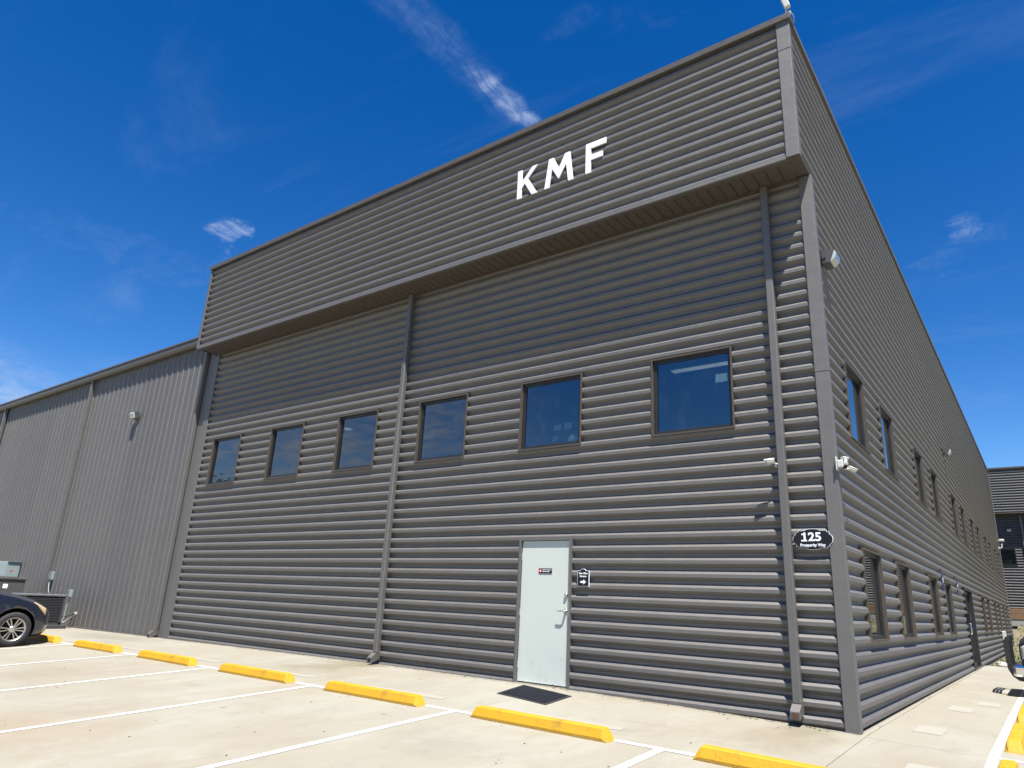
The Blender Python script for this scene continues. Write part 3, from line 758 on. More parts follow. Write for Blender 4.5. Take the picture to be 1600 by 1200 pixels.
sign_text(sg, '125', 0.145, cx - 0.012, -0.039, cz + 0.024, 0.0040, 1.12)
m = MB(); m.box(cx - 0.137, cx - 0.066, -0.0402, -0.0388, cz - 0.026, cz - 0.008); m.box(cx - 0.130, cx - 0.098, -0.0402, -0.0388, cz + 0.052, cz + 0.070); m.build('numeral_serif', 'letter_white', sg)
sign_text(sg, 'Prosperity Way', 0.051, cx - 0.002, -0.039, cz - 0.073, 0.0014, 0.93)
s2 = empty('entrance_sign', (-3.705, -0.02, 1.535), 'small black arched sign with white arrow right of the white door', 'sign')
def arched(w, h, e): return [(-w / 2 + e, e), (w / 2 - e, e), (w / 2 - e, h - 0.03 - e), (w / 4, h - 0.03 - e)] + arc(0, h - 0.035 - e, w / 4.6, 0.032, 10, 170, 8) + [(-w / 4, h - 0.03 - e), (-w / 2 + e, h - 0.03 - e)]
MB().prism([(-3.705 + a, 1.535 + b) for a, b in arched(0.205, 0.262, 0)], lambda a, b, d: (a, d, b), -0.022, -0.006).build('rim', 'letter_white', s2)
MB().prism([(-3.705 + a, 1.535 + b) for a, b in arched(0.205, 0.262, 0.006)], lambda a, b, d: (a, d, b), -0.025, -0.0225).build('plate', 'sign_black', s2)
sign_text(s2, 'Main Office', 0.036, -3.705, -0.027, 1.725, 0.0010, 0.92)
sign_text(s2, 'Entrance', 0.036, -3.705, -0.027, 1.683, 0.0010, 0.92)
ar = [(-0.052, 0.014), (0.008, 0.014), (0.008, 0.036), (0.052, 0.0), (0.008, -0.036), (0.008, -0.014), (-0.052, -0.014), (-0.040, 0.0)]
MB().prism([(-3.705 + a, 1.60 + b) for a, b in ar], lambda a, b, d: (a, d, b), -0.028, -0.0255).build('arrow', 'letter_white', s2)
s3 = empty('door_plaque', (-4.43, 0.02, 1.72), 'tiny black plaque with a red emblem stuck on the white door', 'sign')
MB().bbox(-4.557, -4.305, 0.0135, 0.0215, 1.718, 1.795, 0.002).build('plate', 'sign_black', s3)
MB().prism(arc(-4.522, 1.757, 0.028, 0.028, 0, 345, 23), lambda a, b, d: (a, d, b), 0.0105, 0.013).build('emblem', 'red_dot', s3)
MB().prism(arc(-4.522, 1.757, 0.012, 0.012, 0, 345, 15), lambda a, b, d: (a, d, b), 0.0090, 0.0103).build('emblem', 'letter_white', s3)
m = MB()
for z, segs in ((1.772, (0.05, 0.02, 0.045, 0.028)), (1.746, (0.035, 0.03, 0.052))):
    xx = -4.482
    for sgm in segs: m.box(xx, xx + sgm, 0.0115, 0.013, z - 0.004, z + 0.004); xx += sgm + 0.008
m.build('print', 'paper', s3)
# parking signs on the side wall
for i, (yy, lab) in enumerate(((9.62, 'blue parking sign on the side wall between two ground floor windows'), (12.75, 'blue parking sign on the side wall before the dark glazed entrance'))):
    s4 = empty('parking_sign', (0, yy + 0.15, 1.92), lab, 'sign', 'blue parking signs on the side wall')
    MB().bbox(0.004, 0.010, yy, yy + 0.22, 1.97, 2.40, 0.002).build('plate', 'sign_blue', s4)
    MB().prism(arc(yy + 0.11, 2.18, 0.06, 0.06, 0, 345, 20), lambda a, b, d: (d, a, b), 0.0105, 0.0118).build('emblem', 'letter_white', s4)

# ------------------------------------------------------------------ wall lamps
def wall_lamp(loc, nrm, label):
    """wall pack: sloped housing with a glass front; nrm is 'F' (faces -y) or 'S' (faces +x)"""
    r = empty('wall_lamp', loc, label, 'lamp', 'wall pack lamps')
    L = Vector(loc)
    def f(a, d, b):   # a across, d out, b up
        a, d, b = a * 0.72, d * 0.72, b * 0.72
        return (L.x + a, L.y - d, L.z + b) if nrm == 'F' else (L.x + d, L.y + a, L.z + b)
    w = 0.18
    prof = [(0.03, 0.13), (0.17, 0.13), (0.26, 0.11), (0.17, -0.14), (0.03, -0.14)]
    m = MB(); m.prism(prof, lambda p, q, s_: f(s_, p, q), -w, w); m.build('housing', 'lamp_bronze', r)
    lens = [(0.262, 0.100), (0.30, 0.03), (0.27, -0.06), (0.178, -0.135)]
    m = MB(); m.prism(lens, lambda p, q, s_: f(s_, p, q), -w + 0.012, w - 0.012); m.build('lens', 'lens_clear', r)
    m = MB()
    vs = [f(a, d, b) for d in (0.0, 0.03) for a, b in ((-0.1, -0.1), (0.1, -0.1), (0.1, 0.1), (-0.1, 0.1))]
    m.add(vs, [(0, 1, 2, 3), (4, 5, 6, 7), (0, 1, 5, 4), (1, 2, 6, 5), (2, 3, 7, 6), (3, 0, 4, 7)]); m.build('back_plate', 'lamp_bronze', r)
    m = MB(); m.tube([f(-w - 0.004, 0.08, -0.02), f(-w - 0.02, 0.08, -0.02)], 0.022, 10); m.build('photocell', 'lamp_bronze', r)
    return r
wall_lamp((0.0, 0.30, 6.12), 'S', 'bronze wall lamp with glass front on the side wall beside the corner post')
wall_lamp((0.0, 13.9, 6.00), 'S', 'bronze wall lamp high on the side wall above the dark entrance')
wall_lamp((-19.56, 0.03, 6.14), 'F', 'bronze wall lamp with glass front on the grey warehouse wall')

# ------------------------------------------------------------------ cameras
def bullet_camera(root, base, head, r=0.035, name='camera_head'):
    base = Vector(base); head = [Vector(h) for h in head]
    d = (head[1] - head[0]).normalized()
    m = MB(); m.tube([head[0], head[0] + d * 0.012, head[1] - d * 0.01, head[1]], [r * 0.8, r, r, r * 0.95], 16); b = m.build(name, 'white_plastic', root)
    m = MB(); m.tube([head[1] + d * 0.0005, head[1] + d * 0.004], r * 0.78, 16); m.build('lens', 'sign_black', b)
    sidev = d.cross(Vector((0, 0, 1))).normalized(); up = sidev.cross(d)
    pts = []
    m = MB()
    for k in range(9):
        q = math.radians(20 + 140 * k / 8); pts.append(sidev * math.cos(q) + up * math.sin(q))
    vs = []; fs = []
    for p in pts:
        for t in (head[0] - d * 0.0, head[1] + d * 0.03): vs.append(t + p * r * 1.12); vs.append(t + p * r * 1.22)
    n = len(pts)
    for k in range(n - 1):
        a = 4 * k; c = 4 * (k + 1)
        fs += [(a, a + 2, c + 2, c), (a + 1, c + 1, c + 3, a + 3), (a, c, c + 1, a + 1), (a + 2, a + 3, c + 3, c + 2)]
    m.add(vs, fs, True); m.build('sunshield', 'white_plastic', b)
    m = MB(); mid = (head[0] * 0.7 + head[1] * 0.3); m.tube([base, (base + mid) * 0.5 - Vector((0, 0, 0.02)), mid], 0.014, 8); m.build('bracket', 'white_plastic', root)
c1 = empty('security_camera', (-0.70, -0.11, 3.15), 'white bullet camera pointing along the front wall from the right downspout', 'camera')
bullet_camera(c1, (-0.69, -0.07, 3.16), ((-0.715, -0.165, 3.185), (-0.81, -0.195, 3.172)), 0.034)
MB().lathe([(-0.062, 0), (-0.062, 0.030), (-0.09, 0.022), (-0.092, 0)], (-0.735, 0.06, 3.15), 'Y', 18).build('mount', 'white_plastic', c1)
c2 = empty('security_camera', (0.02, 0.03, 3.07), 'cluster of white security cameras on the corner post under the side windows', 'camera')
MB().bbox(0.017, 0.035, -0.015, 0.09, 2.98, 3.20, 0.004).build('mount', 'white_plastic', c2)
MB().bbox(0.036, 0.13, -0.01, 0.10, 3.02, 3.14, 0.012).build('junction_box', 'white_plastic', c2)
m = MB(); m.lathe([(0.0, 0.05), (0.05, 0.052), (0.06, 0.045), (0.075, 0.03), (0.075, 0.0)], (0.13, 0.07, 3.10), 'Z', 20); m.lathe([(0.0, 0.062), (-0.03, 0.062), (-0.045, 0.05)], (0.13, 0.07, 3.10), 'Z', 20); m.build('dome_housing', 'white_plastic', c2)
m = MB(); m.lathe([(-0.045, 0.05), (-0.075, 0.043), (-0.095, 0.024), (-0.10, 0.0)], (0.13, 0.07, 3.10), 'Z', 20); m.build('dome', 'sign_black', c2)
bullet_camera(c2, (0.08, 0.06, 3.03), ((0.17, 0.16, 3.03), (0.24, 0.30, 3.005)), 0.036)
bullet_camera(c2, (0.08, 0.02, 3.10), ((0.12, 0.00, 3.16), (0.16, 0.16, 3.175)), 0.030)
for ch in c2.children_recursive:
    for v in ch.data.vertices: v.co *= 0.78
c2.location = (0.012, -0.035, 3.10)
# roof antenna on the parapet corner
an = empty('roof_antenna', (-0.02, -0.52, 9.80), 'white wireless antenna clamped on the parapet corner', 'antenna')
MB().tube([(-0.02, -0.52, 9.79), (-0.02, -0.52, 9.93), (0.0, -0.56, 9.96)], 0.012, 8).build('mast', 'steel', an)
m = MB(); m.bbox(-0.04, 0.05, -0.07, 0.0, 0, 0.21, 0.015); R_ = Matrix.Rotation(math.radians(-14), 4, 'Y')
m.v = [tuple(R_ @ Vector(v) + Vector((0.02, -0.545, 9.915))) for v in m.v]; m.build('panel', 'white_plastic', an)
m = MB(); m.bbox(-0.01, 0.05, -0.55, -0.49, 9.84, 9.90, 0.01); m.build('clamp', 'white_plastic', an)
m = MB(); m.tube([(0.045, -0.53, 9.86), (0.075, -0.5, 9.82), (0.07, -0.44, 9.78), (0.048, -0.40, 9.77), (0.038, -0.36, 9.79)], 0.006, 6); m.build('cable', 'white_plastic', an)
# small things on the side wall
m = MB(); m.bbox(0.002, 0.09, 14.15, 14.38, 1.30, 1.52, 0.01)
bx = empty('wall_box', (0.0, 14.26, 1.30), 'small black box on the side wall beside the dark entrance', 'box'); m.build('body', 'sign_black', bx)
MB().box(0.0905, 0.094, 14.18, 14.35, 1.34, 1.48).build('lid', 'unit_dark', bx)
ob = empty('outlet_box', (0.03, 29.4, 0.05), 'white electrical box with conduit low on the side wall', 'electrical box')
MB().bbox(0.002, 0.13, 29.0, 29.75, 0.62, 0.98, 0.015).build('body', 'white_plastic', ob)
MB().tube([(0.05, 29.4, 0.62), (0.05, 29.4, 0.0)], 0.025, 8).build('conduit', 'box_grey', ob)
el = empty('wall_pipe', (0.0, 37.6, 5.25), 'white bent vent pipe at the far end of the side wall', 'pipe')
MB().tube([(0.0, 37.6, 5.28), (0.12, 37.6, 5.28), (0.17, 37.6, 5.33), (0.17, 37.6, 5.52)], 0.035, 10).build('pipe', 'pipe_white', el)
MB().tube([(0.0, 37.6, 5.28), (0.02, 37.6, 5.28)], 0.055, 12).build('collar', 'pipe_white', el)
fl = empty('flood_lamp', (0.0, 38.0, 5.6), 'pale cream flood light at the far end of the side wall', 'lamp')
m = MB(); m.bbox(0.06, 0.30, 37.85, 38.15, 5.66, 5.80, 0.04, 2); m.build('housing', 'white_plastic', fl)
MB().bbox(0.0, 0.07, 37.95, 38.02, 5.70, 5.76, 0.01).build('arm', 'white_plastic', fl)
MB().box(0.09, 0.27, 37.88, 38.12, 5.648, 5.659).build('lens', 'lens_clear', fl)

# ------------------------------------------------------------------ door mat
mt = MB(); zz_ = 0.012
cm = [(-4.43, -1.07), (-4.63, -0.17), (-3.56, -0.50), (-3.45, -1.30)]
mt2 = MB()
def matpt(u, v, up):
    a = Vector((*cm[0], 0)).lerp(Vector((*cm[3], 0)), u); b = Vector((*cm[1], 0)).lerp(Vector((*cm[2], 0)), u); p = a.lerp(b, v)
    return (p.x, p.y, gz(p.x, p.y) + up)
def matsheet(mb, u0, u1, v0, v1, lo, hi):
    n = 5
    for i in range(n):
        ua, ub = u0 + (u1 - u0) * i / n, u0 + (u1 - u0) * (i + 1) / n
        vs = [matpt(ua, v0, lo), matpt(ub, v0, lo), matpt(ub, v1, lo), matpt(ua, v1, lo), matpt(ua, v0, hi), matpt(ub, v0, hi), matpt(ub, v1, hi), matpt(ua, v1, hi)]
        fs = [(4, 5, 6, 7), (0, 1, 5, 4), (2, 3, 7, 6)] + ([(3, 0, 4, 7)] if i == 0 else []) + ([(1, 2, 6, 5)] if i == n - 1 else [])
        mb.add(vs, fs)
dm = empty('door_mat', (-4.0, -0.75, gz(-4.0, -0.75)), 'black rubber door mat lying askew before the white door', 'mat')
matsheet(mt, 0, 1, 0, 1, 0.002, 0.009); mt.build('border', 'rubber', dm)
m = MB(); matsheet(m, 0.05, 0.95, 0.06, 0.94, 0.0092, 0.014); m.build('carpet', 'mat_rubber', dm)

# ------------------------------------------------------------------ wheel stops
def make_stop():
    mb = MB(); L = 1.83; n = 2
    sec = [(-0.085, 0.0), (-0.088, 0.035), (-0.062, 0.118), (-0.048, 0.128), (0.048, 0.128), (0.062, 0.118), (0.088, 0.035), (0.085, 0.0)]
    xs_ = [-L / 2, -L / 2 + 0.005, -L / 2 + 0.075, -L / 2 + 0.09, -0.45, 0, 0.45, L / 2 - 0.09, L / 2 - 0.075, L / 2 - 0.005, L / 2]
    hh = [0.0, 0.06, 0.97, 1.0, 1.0, 0.992, 1.0, 1.0, 0.97, 0.06, 0.0]
    vs = []
    for x, h in zip(xs_, hh):
        for (y, z) in sec: vs.append((x, y * (0.90 + 0.10 * h), z * max(h, 0.02)))
    k = len(sec); fs = []
    for i in range(len(xs_) - 1):
        for j in range(k - 1): fs.append((i * k + j, i * k + j + 1, (i + 1) * k + j + 1, (i + 1) * k + j))
    fs += [tuple(range(k)), tuple(range((len(xs_) - 1) * k, len(xs_) * k))]
    return mb.add(vs, fs)
stop_me = None; pin_me = None
def stop(x, y, rot, label, group):
    global stop_me, pin_me
    r = empty('wheel_stop', (x, y, gz(x, y) - 0.006), label, 'wheel stop', group)
    r.rotation_euler = (0, 0, rot)
    if rot == 0: r.rotation_euler = (0, -math.atan((gz(x + 0.8, y) - gz(x - 0.8, y)) / 1.6), 0)
    if stop_me is None:
        o = make_stop().build('concrete_bar', 'stop_yellow', None); stop_me = o.data
        p = MB()
        p.lathe([(0.1285, 0.0), (0.1285, 0.016), (0.124, 0.02)], (0, 0, 0), 'Z', 12); q = p.build('anchor_pin', 'stop_yellow', None); pin_me = q.data
        bpy.data.objects.remove(o); bpy.data.objects.remove(q)
    o = bpy.data.objects.new('concrete_bar', stop_me); COL.objects.link(o); o.parent = r
    for dx in (-0.55, 0.55):
        q = bpy.data.objects.new('anchor_pin', pin_me); COL.objects.link(q); q.parent = r; q.location = (dx, 0, 0.0)
    return r
for x, lab in ((-16.12, 'yellow wheel stop under the nose of the dark minivan'), (-13.38, 'yellow wheel stop next to the one under the minivan'),
               (-10.70, 'yellow wheel stop before the two front windows beside the warehouse'), (-8.03, 'yellow wheel stop before the middle downspout of the front wall'),
               (-5.40, 'yellow wheel stop to the left of the black door mat'), (-2.74, 'yellow wheel stop to the right of the black door mat'),
               (-0.02, 'yellow wheel stop before the right downspout and corner post')):
    stop(x, -2.475, 0, lab, 'wheel stops along the front wall')
for y, lab in ((-1.45, 'yellow wheel stop beside the paving joint off the building corner'), (1.29, 'yellow wheel stop opposite the first side window'), (4.03, 'yellow wheel stop opposite the second side window'),
               (6.77, 'yellow wheel stop under the bumper of the dark pickup'), (9.5, 'yellow wheel stop beyond the dark pickup')):
    stop(1.43, y, math.pi / 2, lab, 'wheel stops along the side wall')

# ------------------------------------------------------------------ air conditioning and boxes by the warehouse
def condenser(root, x0, x1, y0, y1, z0, z1):
    m = MB()
    for (a, b) in ((x0, y0), (x1 - 0.05, y0), (x0, y1 - 0.05), (x1 - 0.05, y1 - 0.05)): m.box(a, a + 0.05, b, b + 0.05, z0, z1 - 0.05)
    m.box(x0, x1, y0, y1, z0, z0 + 0.06); m.build('cabinet_frame', 'unit_dark', root)
    m = MB(); m.box(x0 + 0.03, x1 - 0.03, y0 + 0.03, y1 - 0.03, z0 + 0.061, z1 - 0.06); m.build('coil', 'well_black', root)
    z = z0 + 0.09; first_ = None
    while z < z1 - 0.08:
        m = MB()
        m.box(x1 - 0.012, x1 + 0.006, y0 + 0.051, y1 - 0.051, z, z + 0.02); m.box(x0 + 0.051, x1 - 0.051, y0 - 0.006, y0 + 0.012, z, z + 0.02)
        m.build('louvre', 'unit_dark', root); z += 0.042
    m = MB(); m.bbox(x0 - 0.02, x1 + 0.02, y0 - 0.02, y1 + 0.02, z1 - 0.05, z1, 0.01); top = m.build('top_cover', 'unit_top', root)
    cx, cy = (x0 + x1) / 2, (y0 + y1) / 2; m = MB()
    for rr in (0.08, 0.16, 0.24, 0.32):
        m.tube([(cx + rr * math.cos(q), cy + rr * math.sin(q), z1 + 0.03) for q in [2 * math.pi * i / 24 for i in range(25)]], 0.006, 5)
    for i in range(8):
        q = i * math.pi / 4; m.tube([(cx, cy, z1 + 0.03), (cx + 0.34 * math.cos(q), cy + 0.34 * math.sin(q), z1 + 0.002)], 0.005, 5)
    m.build('fan_guard', 'unit_dark', top)
u1 = empty('air_conditioner', (-20.7, -1.0, 0.0), 'dark louvred air conditioner unit by the warehouse wall behind the minivan', 'air conditioner', 'outdoor units by the warehouse')
condenser(u1, -21.2, -20.25, -1.52, -0.54, 0.12, 0.91)
MB().bbox(-21.35, -20.12, -1.65, -0.42, -0.02, 0.118, 0.01).build('pad', 'unit_dark', u1)
u2 = empty('air_conditioner', (-23.6, -1.1, 0.0), 'taller grey flat sided outdoor unit with a white label', 'air conditioner', 'outdoor units by the warehouse')
MB().bbox(-24.4, -23.0, -1.75, -0.66, 0.10, 1.25, 0.012).build('cabinet', 'unit_grey', u2)
MB().bbox(-24.43, -22.97, -1.78, -0.63, 1.252, 1.31, 0.01).build('top_cover', 'unit_grey', u2)
MB().box(-22.998, -22.994, -1.22, -1.10, 1.0, 1.12).build('label', 'paper', u2)
MB().box(-22.999, -22.996, -1.19, -1.17, 1.03, 1.09).build('label_print', 'sign_black', u2)
MB().bbox(-24.5, -22.9, -1.85, -0.55, -0.02, 0.098, 0.01).build('pad', 'foundation', u2)
eb = empty('electrical_box', (-25.9, -0.0, 1.32), 'pale blue grey electrical cabinet with a red mark on the warehouse wall', 'electrical box')
MB().bbox(-26.75, -25.75, -0.34, 0.028, 1.33, 1.82, 0.01).build('cabinet', 'box_grey', eb)
MB().bbox(-26.72, -25.78, -0.362, -0.342, 1.35, 1.80, 0.006).build('cover', 'box_grey', eb)
MB().prism(arc(-0.2, 1.53, 0.03, 0.03, 0, 330, 11), lambda a, b, d: (d, a, b), -25.749, -25.746).build('mark', 'red_dot', eb)
MB().box(-25.8, -25.71, -0.36, 0.028, 1.821, 1.835).build('drip_lid', 'box_grey', eb)
def disconnect(name_loc, x, y, z0, z1, label, pts):
    r = empty('disconnect_box', (x, y, z0), label, 'electrical box')
    MB().bbox(x - 0.08, x + 0.08, y - 0.10, y + 0.0, z0, z1, 0.008).build('body', 'box_grey', r)
    MB().bbox(x - 0.085, x + 0.085, y - 0.112, y - 0.101, z0 + 0.02, z1 + 0.01, 0.004).build('cover', 'unit_top', r)
    MB().tube(pts, 0.014, 8).build('conduit', 'box_grey', r)
disconnect(0, -22.95, 0.028, 1.30, 1.54, 'small grey disconnect box above the louvred unit on the warehouse wall', [(-22.95, -0.03, 1.30), (-22.9, -0.06, 1.16), (-22.6, -0.15, 1.02), (-22.0, -0.35, 0.93), (-21.4, -0.5, 0.88)])
disconnect(0, -20.30, -0.40, 0.86, 1.05, 'small grey disconnect box on a post at the louvred unit corner', [(-20.30, -0.43, 0.86), (-20.3, -0.45, 0.6), (-20.3, -0.46, 0.3), (-20.32, -0.5, 0.14)])
pp_ = empty('refrigerant_pipe', (-20.75, -0.02, 0.06), 'black insulated pipe from the louvred unit into the warehouse wall', 'pipe')
MB().tube([(-20.75, 0.03, 0.40), (-20.75, -0.06, 0.40), (-20.8, -0.2, 0.33), (-20.9, -0.52, 0.27)], 0.022, 8).build('insulated_line', 'cable_black', pp_)
MB().tube([(-20.75, -0.05, 0.39), (-20.76, -0.07, 0.2), (-20.80, -0.09, 0.05)], 0.012, 8).build('drain_line', 'cable_black', pp_)
MB().tube([(-20.7, -0.05, 0.36), (-20.8, -0.25, 0.16), (-20.9, -0.52, 0.15)], 0.012, 8).build('copper_line', 'steel', pp_)
MB().bbox(-20.79, -20.71, -0.03, 0.029, 0.37, 0.44, 0.006).build('wall_cap', 'white_plastic', pp_)

# ------------------------------------------------------------------ vehicles
def catmull(P0, P1, P2, P3, t):
    return [0.5 * (2 * b + (c - a) * t + (2 * a - 5 * b + 4 * c - d) * t * t + (3 * b - a - 3 * c + d) * t ** 3) for a, b, c, d in zip(P0, P1, P2, P3)]
class Body:
    """lofted body; stations are (u, zb, w, zm, belt z, belt w, top w, top z); u runs back from the nose"""
    def __init__(s, st):
        s.st = st; s.u = [q[0] for q in st]
    def par(s, u):
        st = s.st; i = 0
        while i < len(st) - 2 and u > st[i + 1][0]: i += 1
        t = (u - st[i][0]) / (st[i + 1][0] - st[i][0])
        # monotone-ish: blend linear and catmull
        a = catmull(st[max(i - 1, 0)], st[i], st[i + 1], st[min(i + 2, len(st) - 1)], t)
        b = [p + (q - p) * t for p, q in zip(st[i], st[i + 1])]
        return [0.5 * (p + q) for p, q in zip(a, b)]
    def ctrl(s, u):
        _, zb, w, zm, bz, bw, tw, tz = s.par(u)
        return [(0, zb), (w * 0.80, zb), (w * 0.965, zb + 0.09), (w, zm), (bw, bz), (tw, tz - 0.075), (tw * 0.72, tz - 0.018), (0, tz)]
    def pt(s, u, t):
        c = s.ctrl(u); x = t * 7; i = min(int(x), 6); f = x - i
        a = catmull(c[i - 1] if i else (-c[1][0], c[1][1]), c[i], c[i + 1], c[i + 2] if i < 6 else (-c[6][0], c[6][1]), f)
        b = [p + (q - p) * f for p, q in zip(c[i], c[i + 1])]
        return [0.6 * p + 0.4 * q for p, q in zip(a, b)]
    def shell(s, fn, nu=64, nt=35):
        mb = MB(); rows = []; vs = []; fs = []
        us = [s.u[0] + (s.u[-1] - s.u[0]) * (i / nu) ** 1.25 for i in range(nu + 1)]
        for u in us:
            half = [s.pt(u, k / nt) for k in range(nt + 1)]
            rg = [(w, z) for w, z in half] + [(-w, z) for w, z in half[-2:0:-1]]
            vs += [fn(w, u, z) for w, z in rg]
        n = 2 * nt
        for i in range(nu):
            for k in range(n): fs.append((i * n + k, i * n + (k + 1) % n, (i + 1) * n + (k + 1) % n, (i + 1) * n + k))
        fs.append(tuple(range(n))); fs.append(tuple(range(nu * n, nu * n + n)))
        return mb.add(vs, fs, True)
    def skin(s, fn, u0, u1, t0, t1, side, off=0.006, nu=14, nt=8, th=0.012, taper=None):
        """a thin curved piece lying on the body (window, lamp, trim)"""
        mb = MB(); vs = []; fs = []
        def P(u, t, o):
            w, z = s.pt(u, t); w2, z2 = s.pt(u, min(1, t + 0.01)); w1, z1 = s.pt(u, max(0, t - 0.01))
            tx, tz = w2 - w1, z2 - z1; l = math.hypot(tx, tz) or 1; nx, nz = tz / l, -tx / l
            if nx * w + nz * (z - 0.8) < 0: nx, nz = -nx, -nz
            wa, _ = s.pt(max(s.u[0], u - 0.02), t); wb, _ = s.pt(min(s.u[-1], u + 0.02), t)
            nu_ = -(wb - wa) / 0.04; l2 = math.hypot(1, nu_)
            return fn(side * (w + nx * o / l2), u + nu_ * o / l2, z + nz * o)
        for o in (off, off - th):
            for i in range(nu + 1):
                u = u0 + (u1 - u0) * i / nu
                a, b = (t0, t1) if taper is None else taper(i / nu)
                for k in range(nt + 1): vs.append(P(u, a + (b - a) * k / nt, o))
        m_ = nt + 1; tot_ = (nu + 1) * m_
        for i in range(nu):
            for k in range(nt):
                a = i * m_ + k; fs.append((a, a + 1, a + m_ + 1, a + m_)); fs.append((tot_ + a, tot_ + a + m_, tot_ + a + m_ + 1, tot_ + a + 1))
        edge = [(i, 0) for i in range(nu + 1)] + [(nu, k) for k in range(1, nt + 1)] + [(i, nt) for i in range(nu - 1, -1, -1)] + [(0, k) for k in range(nt - 1, 0, -1)]
        ids = [i * m_ + k for i, k in edge]; n = len(ids)
        for i in range(n): fs.append((ids[i], ids[(i + 1) % n], tot_ + ids[(i + 1) % n], tot_ + ids[i]))
        return mb.add(vs, fs, True)
def carve(obj, cutters):
    for c in cutters:
        md = obj.modifiers.new('b', 'BOOLEAN'); md.operation = 'DIFFERENCE'; md.object = c; md.solver = 'EXACT'
    bpy.context.view_layer.update()
    me = bpy.data.meshes.new_from_object(obj.evaluated_get(bpy.context.evaluated_depsgraph_get()))
    obj.modifiers.clear(); obj.data = me
    for c in cutters: bpy.data.objects.remove(c)
    return obj
def wheel(root, c, axis, sgn, R, r, wd, spokes):
    """sgn: +1 the outer face looks along +axis"""
    def ax(prof): return [(a * sgn, q) for a, q in prof]
    w = empty('wheel', (0, 0, 0)); w.parent = root; w.location = Vector(c) - wloc(root)
    m = MB(); h = wd / 2
    m.lathe(ax([(-h * 0.9, r), (-h, r + 0.02), (-h, R - 0.03), (-h * 0.75, R - 0.004), (-h * 0.3, R), (h * 0.3, R), (h * 0.75, R - 0.004), (h, R - 0.03), (h * 1.02, r + 0.03), (h * 0.95, r)]), c, axis, 48); m.build('tyre', 'tyre', w)
    m = MB(); m.lathe(ax([(h * 0.96, r + 0.004), (h * 0.90, r - 0.012), (h * 0.3, r - 0.03), (-h * 0.8, r - 0.02)]), c, axis, 40)
    for k in range(spokes):
        for dq in (-0.17, 0.17):
            q = 2 * math.pi * k / spokes; q0 = q + dq * 1.5; q1 = q + dq
            vs = []
            for (rad, qq, hw) in ((0.045, q0, 0.009), (r - 0.008, q1, 0.011)):
                for s_ in (-1, 1):
                    for dp in (h * 0.86, h * 0.55):
                        a = dp * sgn - (0.012 * sgn if rad < 0.1 else 0); y = rad * math.cos(qq) - s_ * hw * math.sin(qq); z = rad * math.sin(qq) + s_ * hw * math.cos(qq)
                        vs.append((c[0] + a, c[1] + y, c[2] + z) if axis == 'X' else (c[0] + y, c[1] + a, c[2] + z))
            m.add(vs, [(0, 2, 6, 4), (1, 5, 7, 3), (0, 4, 5, 1), (2, 3, 7, 6), (0, 1, 3, 2), (4, 6, 7, 5)])
    m.lathe(ax([(h * 0.84, 0.0), (h * 0.86, 0.03), (h * 0.82, 0.062), (h * 0.5, 0.065)]), c, axis, 20); m.build('rim', 'rim_alloy', w)
    m = MB(); m.lathe(ax([(h * 0.10, 0.0), (h * 0.10, r - 0.035)]), c, axis, 24); m.build('brake_disc', 'well_black', w)
    return w

# minivan in the bay beside the warehouse, nose to the wall
CX, CY = -16.02, -2.46; CZ = gz(-15.2, -3.4) + 0.0
van = empty('minivan', (CX, CY - 2.5, CZ), 'dark navy minivan parked nose in beside the warehouse', 'car')
vb = Body([(0.20, 0.40, 0.50, 0.50, 0.58, 0.48, 0.40, 0.66), (0.26, 0.27, 0.70, 0.48, 0.64, 0.68, 0.58, 0.74), (0.38, 0.20, 0.86, 0.52, 0.72, 0.84, 0.73, 0.83), (0.62, 0.18, 0.965, 0.56, 0.82, 0.945, 0.82, 0.935),
           (0.98, 0.19, 1.00, 0.60, 0.92, 0.975, 0.85, 1.03), (1.38, 0.20, 1.0, 0.62, 0.985, 0.975, 0.84, 1.115), (1.75, 0.20, 1.0, 0.63, 1.02, 0.975, 0.80, 1.33), (2.2, 0.20, 1.0, 0.64, 1.04, 0.975, 0.74, 1.58),
           (2.65, 0.20, 1.0, 0.64, 1.05, 0.975, 0.72, 1.70), (3.5, 0.20, 1.0, 0.64, 1.06, 0.975, 0.72, 1.74), (4.6, 0.22, 0.99, 0.66, 1.08, 0.965, 0.70, 1.71), (5.0, 0.28, 0.96, 0.68, 1.08, 0.935, 0.66, 1.62), (5.15, 0.36, 0.88, 0.70, 1.05, 0.86, 0.60, 1.48)])
vfn = lambda w, u, z: (CX + w, CY - u, CZ + z)
shell = vb.shell(vfn).build('body', 'paint_navy', van)
cut = []
for u in (0.97, 3.97):
    for sd_ in (-1, 1):
        m = MB(); xx = CX + sd_ * 1.0
        m.lathe([(-0.30, 0.0), (-0.30, 0.40), (0.30, 0.40), (0.30, 0.0)], (xx, CY - u, CZ + 0.345), 'X', 40, False); cut.append(m.build('cut', 'well_black'))
carve(shell, cut)
